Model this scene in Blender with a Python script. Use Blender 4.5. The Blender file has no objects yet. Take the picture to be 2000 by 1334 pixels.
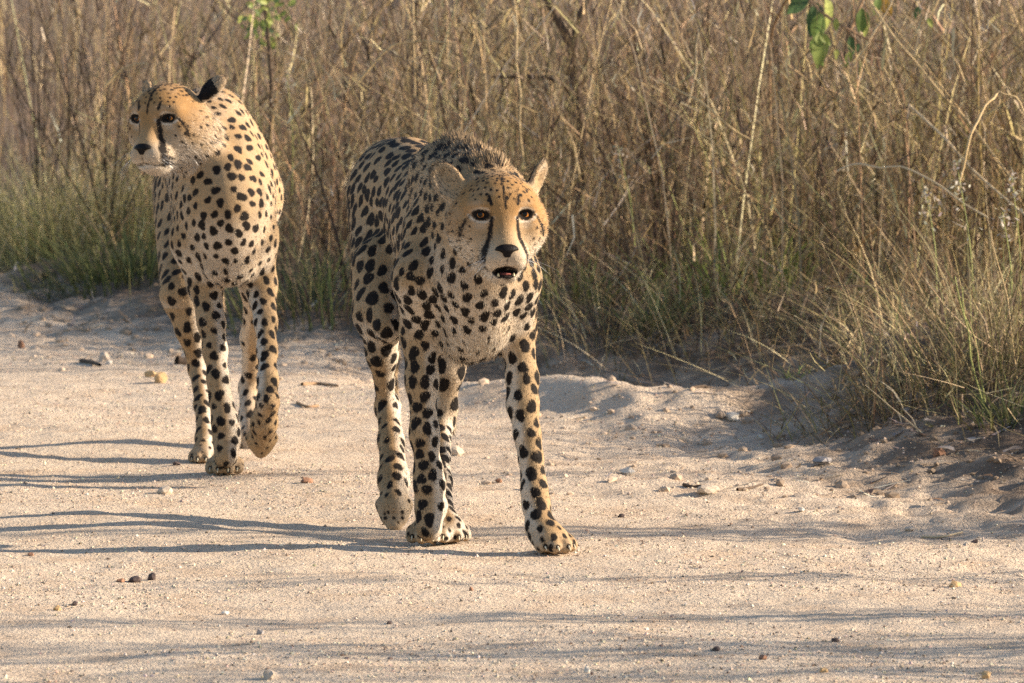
import bpy, math, random, os
import numpy as np
from mathutils import Vector, Matrix, kdtree

# ------------------------------------------------------------------ camera, sky, sun, exposure
SC = bpy.context.scene
COL = SC.collection
FPX, CAMH = 12000.0, 1.37                 # focal length in photo pixels (2000 wide), camera height
TAN = 957.0 / FPX
PITCH = math.atan(TAN)
cam_data = bpy.data.cameras.new("camera")
cam = bpy.data.objects.new("camera", cam_data)
COL.objects.link(cam)
cam.location = (0, 0, CAMH)
cam.rotation_euler = (math.pi / 2 - PITCH, 0, 0)
cam_data.sensor_width = 36
cam_data.lens = 36 * FPX / 2000
cam_data.clip_end = 2000
cam_data.dof.use_dof = True
cam_data.dof.focus_distance = 11.95
cam_data.dof.aperture_fstop = 13.0
SC.camera = cam

SUN_EL, SUN_AZ = math.radians(20), math.radians(86)      # azimuth clockwise from the view direction
world = bpy.data.worlds.new("World"); SC.world = world
world.use_nodes = True
wn = world.node_tree.nodes; wl = world.node_tree.links
sky = wn.new("ShaderNodeTexSky"); sky.sky_type = 'NISHITA'; sky.sun_disc = False
sky.sun_elevation = SUN_EL; sky.sun_rotation = SUN_AZ
wl.new(sky.outputs[0], wn["Background"].inputs[0])
wn["Background"].inputs[1].default_value = 0.095
sun_data = bpy.data.lights.new("sun", 'SUN'); sun = bpy.data.objects.new("sun", sun_data); COL.objects.link(sun)
sun_data.energy = 5.0; sun_data.angle = math.radians(0.5); sun_data.color = (1.0, 0.84, 0.64)
SUNV = Vector((math.sin(SUN_AZ) * math.cos(SUN_EL), math.cos(SUN_AZ) * math.cos(SUN_EL), math.sin(SUN_EL)))
sun.rotation_euler = SUNV.to_track_quat('Z', 'Y').to_euler()
sun.location = SUNV * 30
SC.view_settings.view_transform = 'Standard'; SC.view_settings.look = 'None'
SC.view_settings.exposure = 1.16; SC.view_settings.gamma = 1.0
SC.view_settings.use_curve_mapping = False
try:
    SC.cycles.use_denoising = False
    SC.cycles.max_bounces = 6
    SC.cycles.transparent_max_bounces = 8
except Exception:
    pass

RNG = np.random.default_rng(7)
random.seed(7)

# ------------------------------------------------------------------ helpers
CT, ST = math.cos(PITCH), math.sin(PITCH)
def P(px, py, d):
    """world point on the photo's sight line at world depth d (survey of the place)"""
    a = (px - 1000) / FPX; b = -(py - 667) / FPX
    ry = CT + b * ST; rz = -ST + b * CT
    t = d / ry
    return np.array([a * t, d, CAMH + rz * t])
def GD(py):
    """depth at which the level ground shows at photo row py"""
    b = -(py - 667) / FPX
    ry = CT + b * ST; rz = -ST + b * CT
    return -CAMH / rz * ry
def G(px, py):
    d = GD(py); p = P(px, py, d); return np.array([p[0], p[1], 0.0])

def tag(o, label=None, cat=None, group=None, kind=None):
    if label: o["label"] = label
    if cat: o["category"] = cat
    if group: o["group"] = group
    if kind: o["kind"] = kind
    return o
def empty(name, loc):
    o = bpy.data.objects.new(name, None); COL.objects.link(o); o.location = loc
    o.empty_display_size = 0.1
    return o
def mesh_arrays(name, verts, tris=None, quads=None, mat=None, parent=None, smooth=True, attrs=None, colors=None, normals=None):
    verts = np.asarray(verts, np.float32)
    nt = 0 if tris is None else len(tris); nq = 0 if quads is None else len(quads)
    me = bpy.data.meshes.new(name)
    me.vertices.add(len(verts)); me.vertices.foreach_set("co", verts.ravel())
    loops = []
    if nq: loops.append(np.asarray(quads, np.int32).ravel())
    if nt: loops.append(np.asarray(tris, np.int32).ravel())
    loops = np.concatenate(loops)
    me.loops.add(len(loops)); me.loops.foreach_set("vertex_index", loops)
    me.polygons.add(nq + nt)
    starts = np.concatenate([np.arange(nq) * 4, nq * 4 + np.arange(nt) * 3]).astype(np.int32)
    me.polygons.foreach_set("loop_start", starts)
    me.polygons.foreach_set("use_smooth", np.full(nq + nt, smooth))
    me.update(calc_edges=True)
    if attrs:
        for k, v in attrs.items():
            a = me.attributes.new(k, 'FLOAT', 'POINT'); a.data.foreach_set("value", np.asarray(v, np.float32))
    if colors is not None:
        a = me.attributes.new("tint", 'FLOAT_COLOR', 'POINT')
        c = np.ones((len(verts), 4), np.float32); c[:, :3] = colors
        a.data.foreach_set("color", c.ravel())
    if normals is not None:
        me.normals_split_custom_set_from_vertices(np.asarray(normals, np.float32))
    if mat: me.materials.append(mat)
    o = bpy.data.objects.new(name, me); COL.objects.link(o)
    if parent is not None: o.parent = parent
    return o

# ---- materials
def new_mat(name):
    m = bpy.data.materials.new(name); m.use_nodes = True
    nt = m.node_tree
    for n in list(nt.nodes):
        if n.type != 'OUTPUT_MATERIAL': nt.nodes.remove(n)
    out = [n for n in nt.nodes if n.type == 'OUTPUT_MATERIAL'][0]
    return m, nt, out
def node(nt, t, **kw):
    n = nt.nodes.new(t)
    for k, v in kw.items(): setattr(n, k, v)
    return n
def setv(n, **kw):
    for k, v in kw.items(): n.inputs[k].default_value = v
    return n
def mathn(nt, op, a, b=None, c=None):
    n = node(nt, "ShaderNodeMath", operation=op)
    for i, v in enumerate((a, b, c)):
        if v is None: continue
        if isinstance(v, (int, float)): n.inputs[i].default_value = v
        else: nt.links.new(v, n.inputs[i])
    return n.outputs[0]
def mixc(nt, f, a, b, mode='MIX'):
    n = node(nt, "ShaderNodeMix", data_type='RGBA', blend_type=mode)
    for s, v in ((n.inputs[0], f), (n.inputs[6], a), (n.inputs[7], b)):
        if isinstance(v, (int, float)): s.default_value = v
        elif isinstance(v, tuple): s.default_value = (*v, 1)
        else: nt.links.new(v, s)
    return n.outputs[2]
def noise(nt, scale, detail=3, rough=0.55, vec=None, dist=0.0):
    n = node(nt, "ShaderNodeTexNoise"); setv(n, Scale=scale, Detail=detail, Roughness=rough, Distortion=dist)
    if vec is not None: nt.links.new(vec, n.inputs["Vector"])
    return n.outputs[0]
def ramp(nt, f, lo, hi):
    n = node(nt, "ShaderNodeMapRange", interpolation_type='SMOOTHSTEP'); n.clamp = True
    nt.links.new(f, n.inputs[0]); n.inputs[1].default_value = lo; n.inputs[2].default_value = hi
    return n.outputs[0]
def principled(nt, out, color, rough=0.9, bump=None, bstr=0.5, bdist=0.01, spec=0.3):
    b = node(nt, "ShaderNodeBsdfPrincipled"); setv(b, Roughness=rough); b.inputs["Specular IOR Level"].default_value = spec
    if isinstance(color, tuple): b.inputs["Base Color"].default_value = (*color, 1)
    else: nt.links.new(color, b.inputs["Base Color"])
    if bump is not None:
        bn = node(nt, "ShaderNodeBump"); setv(bn, Strength=bstr, Distance=bdist); nt.links.new(bump, bn.inputs["Height"])
        nt.links.new(bn.outputs[0], b.inputs["Normal"])
    nt.links.new(b.outputs[0], out.inputs[0])
    return b
def simple_mat(name, col, rough=0.8, var=0.3, scale=40, spec=0.3):
    m, nt, out = new_mat(name)
    g = node(nt, "ShaderNodeTexCoord").outputs["Object"]
    f = noise(nt, scale, 4, 0.6, g)
    c = mixc(nt, f, tuple(x * (1 - var) for x in col), tuple(min(1, x * (1 + var)) for x in col))
    principled(nt, out, c, rough, f, 0.4, 0.004, spec)
    return m
def tint_mat(name, trans=0.25, rough=0.8, spec=0.2):
    """colour per blade or hair comes from the mesh; thin, so some light passes through"""
    m, nt, out = new_mat(name)
    at = node(nt, "ShaderNodeAttribute", attribute_name="tint")
    b = node(nt, "ShaderNodeBsdfPrincipled"); setv(b, Roughness=rough); b.inputs["Specular IOR Level"].default_value = spec
    nt.links.new(at.outputs["Color"], b.inputs["Base Color"])
    t = node(nt, "ShaderNodeBsdfTranslucent"); nt.links.new(at.outputs["Color"], t.inputs[0])
    mx = node(nt, "ShaderNodeMixShader"); mx.inputs[0].default_value = trans
    nt.links.new(b.outputs[0], mx.inputs[1]); nt.links.new(t.outputs[0], mx.inputs[2])
    nt.links.new(mx.outputs[0], out.inputs[0])
    return m

M_GRASS = tint_mat("dry_grass_blade", 0.14)
M_FUR = tint_mat("fur_hair", 0.12, 0.75, 0.25)
M_LEAF = tint_mat("leaf_blade", 0.42, 0.55, 0.35)
M_STONE = {}
def stone_mat(col):
    k = tuple(round(x, 3) for x in col)
    if k not in M_STONE: M_STONE[k] = simple_mat("stone", col, 0.85, 0.35, 90)
    return M_STONE[k]

# ------------------------------------------------------------------ the ground
def vnoise(x, y, seed=0):
    """cheap smooth value noise on arrays"""
    xi = np.floor(x).astype(np.int64); yi = np.floor(y).astype(np.int64)
    xf = x - xi; yf = y - yi
    u = xf * xf * (3 - 2 * xf); v = yf * yf * (3 - 2 * yf)
    def h(a, b):
        n = (a * 374761393 + b * 668265263 + seed * 974711) & 0x7fffffff
        n = ((n ^ (n >> 13)) * 1274126177) & 0x7fffffff
        return ((n ^ (n >> 16)) & 0xffff) / 65535.0
    return (h(xi, yi) * (1 - u) + h(xi + 1, yi) * u) * (1 - v) + (h(xi, yi + 1) * (1 - u) + h(xi + 1, yi + 1) * u) * v
def fbm(x, y, o=4, seed=0):
    s = 0; a = 0.5
    for i in range(o):
        s = s + a * vnoise(x, y, seed + i); x = x * 2.03 + 3.1; y = y * 2.03 + 1.7; a *= 0.5
    return s
# the foot of the roadside grass, from far left to near right
EDGE = np.array([(-6.0, 34.0), (-2.6, 23.5), (-1.67, 20.05), (-1.07, 18.3), (-0.58, 17.3), (0.07, 16.78), (0.69, 16.5), (0.90, 15.6),
                 (0.95, 14.3), (1.12, 13.2), (1.55, 12.0), (2.3, 10.3), (3.3, 8.0), (5.5, 3.5), (8.5, -3)])
def edge_dist(x, y):
    """signed distance to the foot of the grass, positive on the grass side"""
    best = np.full(x.shape, 1e9); sgn = np.ones(x.shape)
    for (ax, ay), (bx, by) in zip(EDGE[:-1], EDGE[1:]):
        dx, dy = bx - ax, by - ay; L = dx * dx + dy * dy
        t = np.clip(((x - ax) * dx + (y - ay) * dy) / L, 0, 1)
        d = np.hypot(x - ax - t * dx, y - ay - t * dy)
        s = np.where((x - ax) * dy - (y - ay) * dx > 0, -1.0, 1.0)
        m = d < best
        best = np.where(m, d, best); sgn = np.where(m, s, sgn)
    return best * sgn
def ss(x, a, b):
    t = np.clip((x - a) / (b - a), 0, 1); return t * t * (3 - 2 * t)
def ground_z(x, y):
    x = np.asarray(x, float); y = np.asarray(y, float)
    e = edge_dist(x, y)
    mid = ss(x, -0.6, 0.2) * (1 - ss(x, 0.95, 1.35))                  # berm and ditch only before the middle of the verge
    berm = 0.075 * np.exp(-((y - 15.15 + 0.22 * np.sin(x * 3.1) + 0.35 * (fbm(x * 3, y * 0 + 2, 2, 31) - 0.4)) / 0.20) ** 2) * mid
    ditch = -0.22 * np.exp(-((e + 0.62) / 0.30) ** 2) * mid * ss(y, 15.2, 15.7)
    bank = 0.12 * ss(e, -0.35, 0.35)
    mound = 0.11 * np.exp(-(((x - 1.15) / 0.32) ** 2 + ((y - 14.6) / 0.7) ** 2))
    left = 0.03 * np.exp(-(((x + 1.55) / 0.25) ** 2 + ((y - 18.9) / 0.5) ** 2)) + 0.035 * np.exp(-(((x + 1.1) / 0.15) ** 2 + ((y - 18.2) / 0.2) ** 2))
    rough = ss(e, -1.3, 0.1)
    lump = (fbm(x * 2.6, y * 2.6, 3, 5) - 0.45) * 0.085 * rough + (np.abs(fbm(x * 7, y * 5, 3, 77) - 0.45) - 0.1) * -0.08 * rough
    fine = (fbm(x * 16, y * 16, 3, 9) - 0.45) * (0.010 + 0.030 * rough)
    ruts = 0.006 * np.sin((x * 0.88 + y * 0.45) * 9.0 + 3 * fbm(x, y, 2, 3)) * (1 - rough)
    ruts = ruts + 0.010 * (np.abs(fbm(x * 3.5, y * 3.5, 2, 17) - 0.4) * 2 - 0.2)
    return berm + ditch + bank + mound + left + lump + fine + ruts * 0.6
def gz(x, y): return float(ground_z(np.array([x]), np.array([y]))[0])

def grid_mesh(name, xs, ys, mat):
    X, Y = np.meshgrid(xs, ys); Z = ground_z(X, Y)
    n, m = X.shape
    v = np.stack([X, Y, Z], -1).reshape(-1, 3)
    i = (np.arange(n - 1)[:, None] * m + np.arange(m - 1)[None]).ravel()
    q = np.stack([i, i + 1, i + m + 1, i + m], -1)
    e = edge_dist(X, Y).ravel()
    return mesh_arrays(name, v, quads=q, mat=mat, attrs={"verge": e})

def ground_material():
    m, nt, out = new_mat("sandy_dirt")
    g = node(nt, "ShaderNodeTexCoord").outputs["Object"]
    n1 = noise(nt, 1.3, 5, 0.6, g); n2 = noise(nt, 28, 5, 0.7, g); n3 = noise(nt, 150, 3, 0.7, g); n4 = noise(nt, 6, 5, 0.6, g)
    c = mixc(nt, n1, (0.61, 0.48, 0.36), (0.74, 0.60, 0.46))
    c = mixc(nt, ramp(nt, n4, 0.42, 0.75), c, (0.57, 0.42, 0.295))
    c = mixc(nt, ramp(nt, n2, 0.50, 0.80), c, (0.76, 0.65, 0.52))
    c = mixc(nt, ramp(nt, n3, 0.62, 0.85), c, (0.30, 0.225, 0.175))
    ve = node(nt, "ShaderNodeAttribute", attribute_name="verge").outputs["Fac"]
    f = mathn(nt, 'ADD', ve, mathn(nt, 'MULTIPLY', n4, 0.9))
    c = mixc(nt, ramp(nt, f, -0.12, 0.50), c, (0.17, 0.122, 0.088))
    h = mathn(nt, 'ADD', mathn(nt, 'MULTIPLY', n2, 0.7), mathn(nt, 'MULTIPLY', n3, 0.5))
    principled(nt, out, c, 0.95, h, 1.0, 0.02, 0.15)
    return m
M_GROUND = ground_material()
xs = np.concatenate([np.linspace(-60, -3.2, 24)[:-1], np.arange(-3.2, -1.9, 0.04), np.arange(-1.9, 1.9, 0.0125), np.arange(1.9, 4, 0.05), np.linspace(4, 60, 24)])
ys = np.concatenate([np.linspace(-30, 7.5, 16)[:-1], np.arange(7.5, 9.8, 0.06), np.arange(9.8, 19.2, 0.025), np.arange(19.2, 24, 0.08), np.linspace(24, 400, 40)])
ground = grid_mesh("ground", xs, ys, M_GROUND); ground["kind"] = "structure"
ground["label"] = "pale sandy dirt road with a low berm and ditch before the grass"

# ------------------------------------------------------------------ blades, stones
def nrm(v): return v / np.maximum(np.linalg.norm(v, axis=-1, keepdims=True), 1e-9)
def ribbons(base, d0, length, width, bend, nseg, color, wdir=None, tipw=0.1, tipcol=None):
    """curved tapering blades: returns verts, quads, colours"""
    N = len(base); t = np.linspace(0, 1, nseg + 1)
    d0 = nrm(d0)
    pts = base[:, None] + d0[:, None] * (length[:, None, None] * t[None, :, None]) + bend[:, None] * (length[:, None, None] * (t ** 2)[None, :, None])
    if wdir is None:
        a = RNG.uniform(0, 6.283, N); wdir = np.stack([np.cos(a), np.sin(a), np.zeros(N)], -1)
    w = (width[:, None] * (1 - (1 - tipw) * t[None] ** 1.5))[..., None] * 0.5
    L = pts - wdir[:, None] * w; R = pts + wdir[:, None] * w
    v = np.stack([L, R], 2).reshape(N, -1, 3)
    nv = (nseg + 1) * 2
    k = np.arange(nseg) * 2
    q = np.stack([k, k + 1, k + 3, k + 2], -1)
    quads = (np.arange(N)[:, None, None] * nv + q[None]).reshape(-1, 4)
    c = np.repeat(color[:, None], nv, 1)
    if tipcol is not None:
        tt = np.repeat(t, 2)[None, :, None]
        c = c * (1 - tt) + tipcol[:, None] * tt
    return v.reshape(-1, 3), quads, c.reshape(-1, 3)
class Bag:
    def __init__(s): s.v = []; s.q = []; s.c = []; s.n = 0
    def add(s, r):
        v, q, c = r
        s.v.append(v); s.q.append(q + s.n); s.c.append(c); s.n += len(v)
    def build(s, name, mat, parent=None, loc=None):
        v = np.concatenate(s.v)
        if loc is not None: v = v - np.asarray(loc)
        o = mesh_arrays(name, v, quads=np.concatenate(s.q), mat=mat, colors=np.concatenate(s.c), parent=parent)
        if loc is not None: o.location = loc
        return o
def pal(n, cols, jit=0.18, weights=None):
    cols = np.array(cols); i = RNG.choice(len(cols), n, p=weights)
    return np.clip(cols[i] * (1 + RNG.normal(0, jit, (n, 1))) * (1 + RNG.normal(0, 0.05, (n, 3))), 0.01, 0.95)

DRY = [(0.44, 0.315, 0.170), (0.22, 0.155, 0.095), (0.115, 0.078, 0.053), (0.70, 0.54, 0.32), (0.060, 0.042, 0.033), (0.42, 0.34, 0.17)]  # near-black and bright entries put dark-gap and sunlit contrast into the grass colour
GREEN = [(0.11, 0.125, 0.045), (0.16, 0.17, 0.06), (0.07, 0.09, 0.035), (0.22, 0.20, 0.09)]

def patch_tint(pos):
    """plants of a patch share a hue: grey, red-brown or yellow-green"""
    a = fbm(pos[:, 0] * 1.7, pos[:, 1] * 1.1, 3, 41) / 0.45; g = ss(fbm(pos[:, 0] * 1.3 + 9, pos[:, 1] * 0.9, 2, 51), 0.38, 0.55); r = ss(fbm(pos[:, 0] * 1.5 + 30, pos[:, 1], 2, 61), 0.38, 0.55)
    t = (0.42 + 0.52 * a)[:, None] * np.ones((1, 3))
    t[:, 0] *= 1 - 0.10 * g + 0.10 * r; t[:, 1] *= 1 + 0.05 * g - 0.05 * r; t[:, 2] *= 1 - 0.22 * g - 0.05 * r
    return t
def stems(bag, pos, hmin, hmax, lean=0.22, cols=DRY, weights=None, wid=(0.0022, 0.004), leaves=3, heads=0.5, sway=0.15, leafcols=None):
    n = len(pos)
    L = RNG.uniform(hmin, hmax, n) * RNG.uniform(0.75, 1.0, n)
    a = RNG.uniform(0, 6.283, n); m = np.abs(RNG.normal(0, lean, n))
    d = np.stack([np.cos(a) * m, np.sin(a) * m, np.ones(n)], -1)
    b = np.stack([RNG.normal(0, sway, n), RNG.normal(0, sway, n), -np.abs(RNG.normal(0, sway * 0.5, n))], -1)
    c = pal(n, cols, 0.25, weights)
    pt = patch_tint(pos); c = np.clip(c * pt, .01, .9)
    bag.add(ribbons(pos, d, L, RNG.uniform(*wid, n), b, 4, c * 0.9, tipcol=np.clip(c * 1.1, 0, .95)))
    dn = nrm(d)
    for k in range(leaves):
        t = RNG.uniform(0.02, 0.75, n)
        p = pos + dn * (L * t)[:, None] + b * (L * t * t)[:, None]
        a = RNG.uniform(0, 6.283, n); up = RNG.uniform(0.4, 1.6, n)
        ld = np.stack([np.cos(a), np.sin(a), up], -1)
        bend = np.stack([np.cos(a) * 0.3, np.sin(a) * 0.3, -RNG.uniform(0.2, 1.0, n)], -1)
        wide = RNG.uniform(0, 1, n) < 0.12
        lc = np.clip(pal(n, leafcols or cols, 0.28, weights if leafcols is None else None) * pt, .01, .9)
        bag.add(ribbons(p, ld, RNG.uniform(0.12, 0.38, n) * np.minimum(1, L), np.where(wide, RNG.uniform(0.007, 0.012, n), RNG.uniform(0.0025, 0.0055, n)), bend, 3, lc))
    if heads > 0:
        s = RNG.uniform(0, 1, n) < heads
        ti = pos[s] + dn[s] * L[s][:, None] + b[s] * L[s][:, None]
        tang = nrm(dn[s] + 2 * b[s])
        for k in range(5):
            m_ = len(ti)
            off = RNG.uniform(-0.10, 0.02, m_)
            dd = tang + RNG.normal(0, 0.5, (m_, 3))
            bag.add(ribbons(ti + tang * off[:, None], dd, RNG.uniform(0.02, 0.05, m_), RNG.uniform(0.003, 0.006, m_), RNG.normal(0, 0.2, (m_, 3)), 1, pal(m_, [(0.38, 0.29, 0.20), (0.25, 0.17, 0.12), (0.55, 0.47, 0.36)], 0.15)))

def stone_data(seed, sub=1):
    import bmesh
    r = random.Random(seed); bm = bmesh.new()
    bmesh.ops.create_icosphere(bm, subdivisions=sub, radius=1)
    for v in bm.verts:
        v.co *= 1 + r.uniform(-0.28, 0.22)
    ax = [Vector((r.uniform(-1, 1), r.uniform(-1, 1), r.uniform(-.3, 1))).normalized() for _ in range(3)]
    for A in ax:
        for v in bm.verts:
            d = v.co.dot(A)
            if d > 0.72: v.co -= A * (d - 0.72)
    me = bpy.data.meshes.new("stone"); bm.to_mesh(me); bm.free()
    return me

# ------------------------------------------------------------------ the cheetahs
class Prim:
    def __init__(s, fn, lo, hi, k, flow, fl=0.0075, wh=0.0, sp=0.037, sr=0.0150, inner=None, reg=0, sub=False, cap=0.0):
        s.fn = fn; s.lo = np.asarray(lo); s.hi = np.asarray(hi); s.k = k; s.flow = np.asarray(flow, float)
        s.fl = fl; s.wh = wh; s.sp = sp; s.sr = sr; s.inner = inner; s.reg = reg; s.sub = sub; s.cap = cap
def cap(a, b, ra, rb, k=0.02, flat=None, **kw):
    a = np.asarray(a, float); b = np.asarray(b, float); ab = b - a; L2 = max(ab @ ab, 1e-9)
    if flat is not None:
        ax = nrm(np.asarray(flat[0], float)); scl = flat[1]
    def fn(p):
        if flat is not None:
            q = p - a; t = np.clip((q @ ab) / L2, 0, 1)
            r = q - t[..., None] * ab
            r = r + ((1 / scl - 1) * (r @ ax))[..., None] * ax
            return (np.linalg.norm(r, axis=-1) - (ra + (rb - ra) * t)) * min(1, scl)
        q = p - a; t = np.clip((q @ ab) / L2, 0, 1)
        return np.linalg.norm(q - t[..., None] * ab, axis=-1) - (ra + (rb - ra) * t)
    R = max(ra, rb) * (max(1, flat[1]) if flat else 1)
    fl = kw.pop('flow', ab)
    return Prim(fn, np.minimum(a, b) - R, np.maximum(a, b) + R, k, nrm(np.asarray(fl, float)), **kw)
def ell(c, rad, R=None, k=0.02, **kw):
    c = np.asarray(c, float); rad = np.asarray(rad, float); R = np.eye(3) if R is None else R
    def fn(p):
        q = (p - c) @ R.T
        k0 = np.linalg.norm(q / rad, axis=-1); k1 = np.linalg.norm(q / rad ** 2, axis=-1)
        return np.where(k1 > 1e-9, k0 * (k0 - 1) / np.maximum(k1, 1e-9), -rad.min())
    m = rad.max()
    return Prim(fn, c - m, c + m, k, kw.pop('flow', (0, 1, -0.3)), **kw)
def loft(st, k=0.03, **kw):
    st = np.asarray(st, float); pts = st[:, :3]
    def fn(p):
        best = None
        for i in range(len(st) - 1):
            a, b = pts[i], pts[i + 1]; ab = b - a; ab2 = ab[:2] @ ab[:2]
            t = np.clip(((p[..., :2] - a[:2]) @ ab[:2]) / ab2, 0, 1)
            c = a + t[..., None] * ab
            tt = t * t * (3 - 2 * t)
            w = st[i, 3] + (st[i + 1, 3] - st[i, 3]) * t; h = st[i, 4] + (st[i + 1, 4] - st[i, 4]) * t
            q = p - c
            f = ab[:2] / math.sqrt(ab2)
            al = q[..., 0] * f[0] + q[..., 1] * f[1]
            la = q[..., 0] * -f[1] + q[..., 1] * f[0]
            up = q[..., 2]
            w2 = np.where(up < 0, w * 0.96, w)
            m = np.minimum(w, h)
            d = (np.sqrt((la / w2) ** 2 + (up / h) ** 2 + (al / m) ** 2) - 1) * m
            best = d if best is None else np.minimum(best, d)
        return best
    r = st[:, 3:].max()
    return Prim(fn, pts.min(0) - r, pts.max(0) + r, k, kw.pop('flow'), **kw)

def surface_nets(F, h, o):
    S = F < 0
    cnt = np.zeros(tuple(n - 1 for n in F.shape), np.int8)
    offs = [(i, j, k) for i in (0, 1) for j in (0, 1) for k in (0, 1)]
    for (i, j, k) in offs:
        cnt += S[i:S.shape[0] - 1 + i, j:S.shape[1] - 1 + j, k:S.shape[2] - 1 + k]
    mask = (cnt > 0) & (cnt < 8)
    idx = np.argwhere(mask); vid = np.full(mask.shape, -1, np.int32); vid[mask] = np.arange(len(idx))
    pos = np.zeros((len(idx), 3)); num = np.zeros(len(idx))
    for a in offs:
        for ax in range(3):
            if a[ax]: continue
            b = list(a); b[ax] = 1
            fa = F[idx[:, 0] + a[0], idx[:, 1] + a[1], idx[:, 2] + a[2]]; fb = F[idx[:, 0] + b[0], idx[:, 1] + b[1], idx[:, 2] + b[2]]
            cr = (fa < 0) != (fb < 0)
            t = np.where(cr, fa / np.where(cr, fa - fb, 1), 0)
            p = np.array(a, float)[None] + 0 * pos; p[:, ax] += t
            pos += np.where(cr[:, None], p, 0); num += cr
    verts = o + h * (idx + pos / num[:, None])
    quads = []
    for ax in range(3):
        u, v = [(1, 2), (2, 0), (0, 1)][ax]
        A = np.take(S, range(S.shape[ax] - 1), ax); B = np.take(S, range(1, S.shape[ax]), ax)
        e = np.argwhere(A != B)
        e = e[(e[:, u] > 0) & (e[:, v] > 0)]
        sgn = A[e[:, 0], e[:, 1], e[:, 2]]
        def cell(du, dv):
            c = e.copy(); c[:, u] += du; c[:, v] += dv
            ok = (c[:, u] < vid.shape[u]) & (c[:, v] < vid.shape[v])
            c = np.minimum(c, np.array(vid.shape) - 1)
            return vid[c[:, 0], c[:, 1], c[:, 2]]
        q = np.stack([cell(-1, -1), cell(0, -1), cell(0, 0), cell(-1, 0)], -1)
        q = np.where(sgn[:, None], q, q[:, ::-1])
        quads.append(q[(q >= 0).all(1)])
    return verts, np.concatenate(quads)
def vert_normals(v, q):
    fn = np.cross(v[q[:, 2]] - v[q[:, 0]], v[q[:, 3]] - v[q[:, 1]])
    n = np.zeros_like(v)
    for i in range(4):
        for ax in range(3): n[:, ax] += np.bincount(q[:, i], fn[:, ax], len(v))
    return nrm(n), np.linalg.norm(fn, axis=1) * 0.5
def smooth_verts(v, q, it=2, f=0.5):
    for _ in range(it):
        s = np.zeros_like(v); c = np.zeros(len(v))
        for i in range(4):
            a, b = q[:, i], q[:, (i + 1) % 4]
            for ax in range(3): s[:, ax] += np.bincount(a, v[b, ax], len(v)) + np.bincount(b, v[a, ax], len(v))
            c += np.bincount(a, minlength=len(v)) + np.bincount(b, minlength=len(v))
        v = v + f * (s / c[:, None] - v)
    return v
def solve(prims, h):
    lo = np.min([p.lo for p in prims if not p.sub], 0) - 0.03; hi = np.max([p.hi for p in prims if not p.sub], 0) + 0.03
    shp = np.ceil((hi - lo) / h).astype(int) + 1
    F = np.full(tuple(shp), 0.2, np.float32)
    for p in prims:
        pad = p.k + 0.012
        i0 = np.maximum(np.floor((p.lo - pad - lo) / h).astype(int), 0); i1 = np.minimum(np.ceil((p.hi + pad - lo) / h).astype(int) + 1, shp)
        if (i1 <= i0).any(): continue
        g = np.stack(np.meshgrid(*[lo[a] + h * np.arange(i0[a], i1[a]) for a in range(3)], indexing='ij'), -1)
        d = p.fn(g); sl = tuple(slice(i0[a], i1[a]) for a in range(3)); f = F[sl]
        k = p.k
        if p.sub:
            hh = np.maximum(k - np.abs(f + d), 0) / k
            F[sl] = np.maximum(f, -d) + hh * hh * k * 0.25
        else:
            hh = np.maximum(k - np.abs(f - d), 0) / k
            F[sl] = np.minimum(f, d) - hh * hh * k * 0.25
    v, q = surface_nets(F, h, lo)
    return smooth_verts(v, q, 2), q
def poly_dist(p2, pts):
    best = np.full(len(p2), 9.0)
    for a, b in zip(pts[:-1], pts[1:]):
        a = np.array(a); b = np.array(b); ab = b - a
        t = np.clip(((p2 - a) @ ab) / max(ab @ ab, 1e-12), 0, 1)
        best = np.minimum(best, np.linalg.norm(p2 - a - t[:, None] * ab, axis=1))
    return best

def coat_material():
    m, nt, out = new_mat("cheetah_coat")
    A = lambda n: node(nt, "ShaderNodeAttribute", attribute_name=n).outputs["Fac"]
    g = node(nt, "ShaderNodeTexCoord").outputs["Object"]
    n1 = noise(nt, 90, 3, 0.6, g); n2 = noise(nt, 420, 2, 0.6, g)
    c = mixc(nt, A("pale"), mixc(nt, A("ochre"), TAN_C, OCHRE), WHITE_C)
    c = mixc(nt, mathn(nt, 'MULTIPLY', n1, 0.5), c, (0.30, 0.18, 0.08))
    d = mathn(nt, 'ADD', A("spot"), mathn(nt, 'MULTIPLY', mathn(nt, 'SUBTRACT', n2, 0.5), 0.006))
    d = mathn(nt, 'ADD', d, mathn(nt, 'MULTIPLY', mathn(nt, 'SUBTRACT', n1, 0.5), 0.006))
    c = mixc(nt, ramp(nt, d, -0.0022, 0.0016), DARK_C, c)
    principled(nt, out, c, 0.85, n2, 0.5, 0.003, 0.2)
    return m
TAN_C, WHITE_C, DARK_C = (0.365, 0.258, 0.150), (0.62, 0.56, 0.48), (0.011, 0.008, 0.007)
OCHRE = (0.29, 0.15, 0.048)
M_COAT = coat_material()
M_NOSE = simple_mat("nose_leather", (0.010, 0.008, 0.008), 0.5, 0.4, 300, 0.12)
M_CLAW = simple_mat("claw_horn", (0.62, 0.55, 0.40), 0.4, 0.2, 200)
M_TOOTH = simple_mat("tooth_enamel", (0.55, 0.44, 0.25), 0.4, 0.12, 200, 0.5)
M_TONGUE = simple_mat("mouth_flesh", (0.22, 0.07, 0.06), 0.4, 0.3, 200, 0.5)
M_WHISKER = simple_mat("whisker", (0.75, 0.70, 0.62), 0.5, 0.05, 30)
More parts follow.
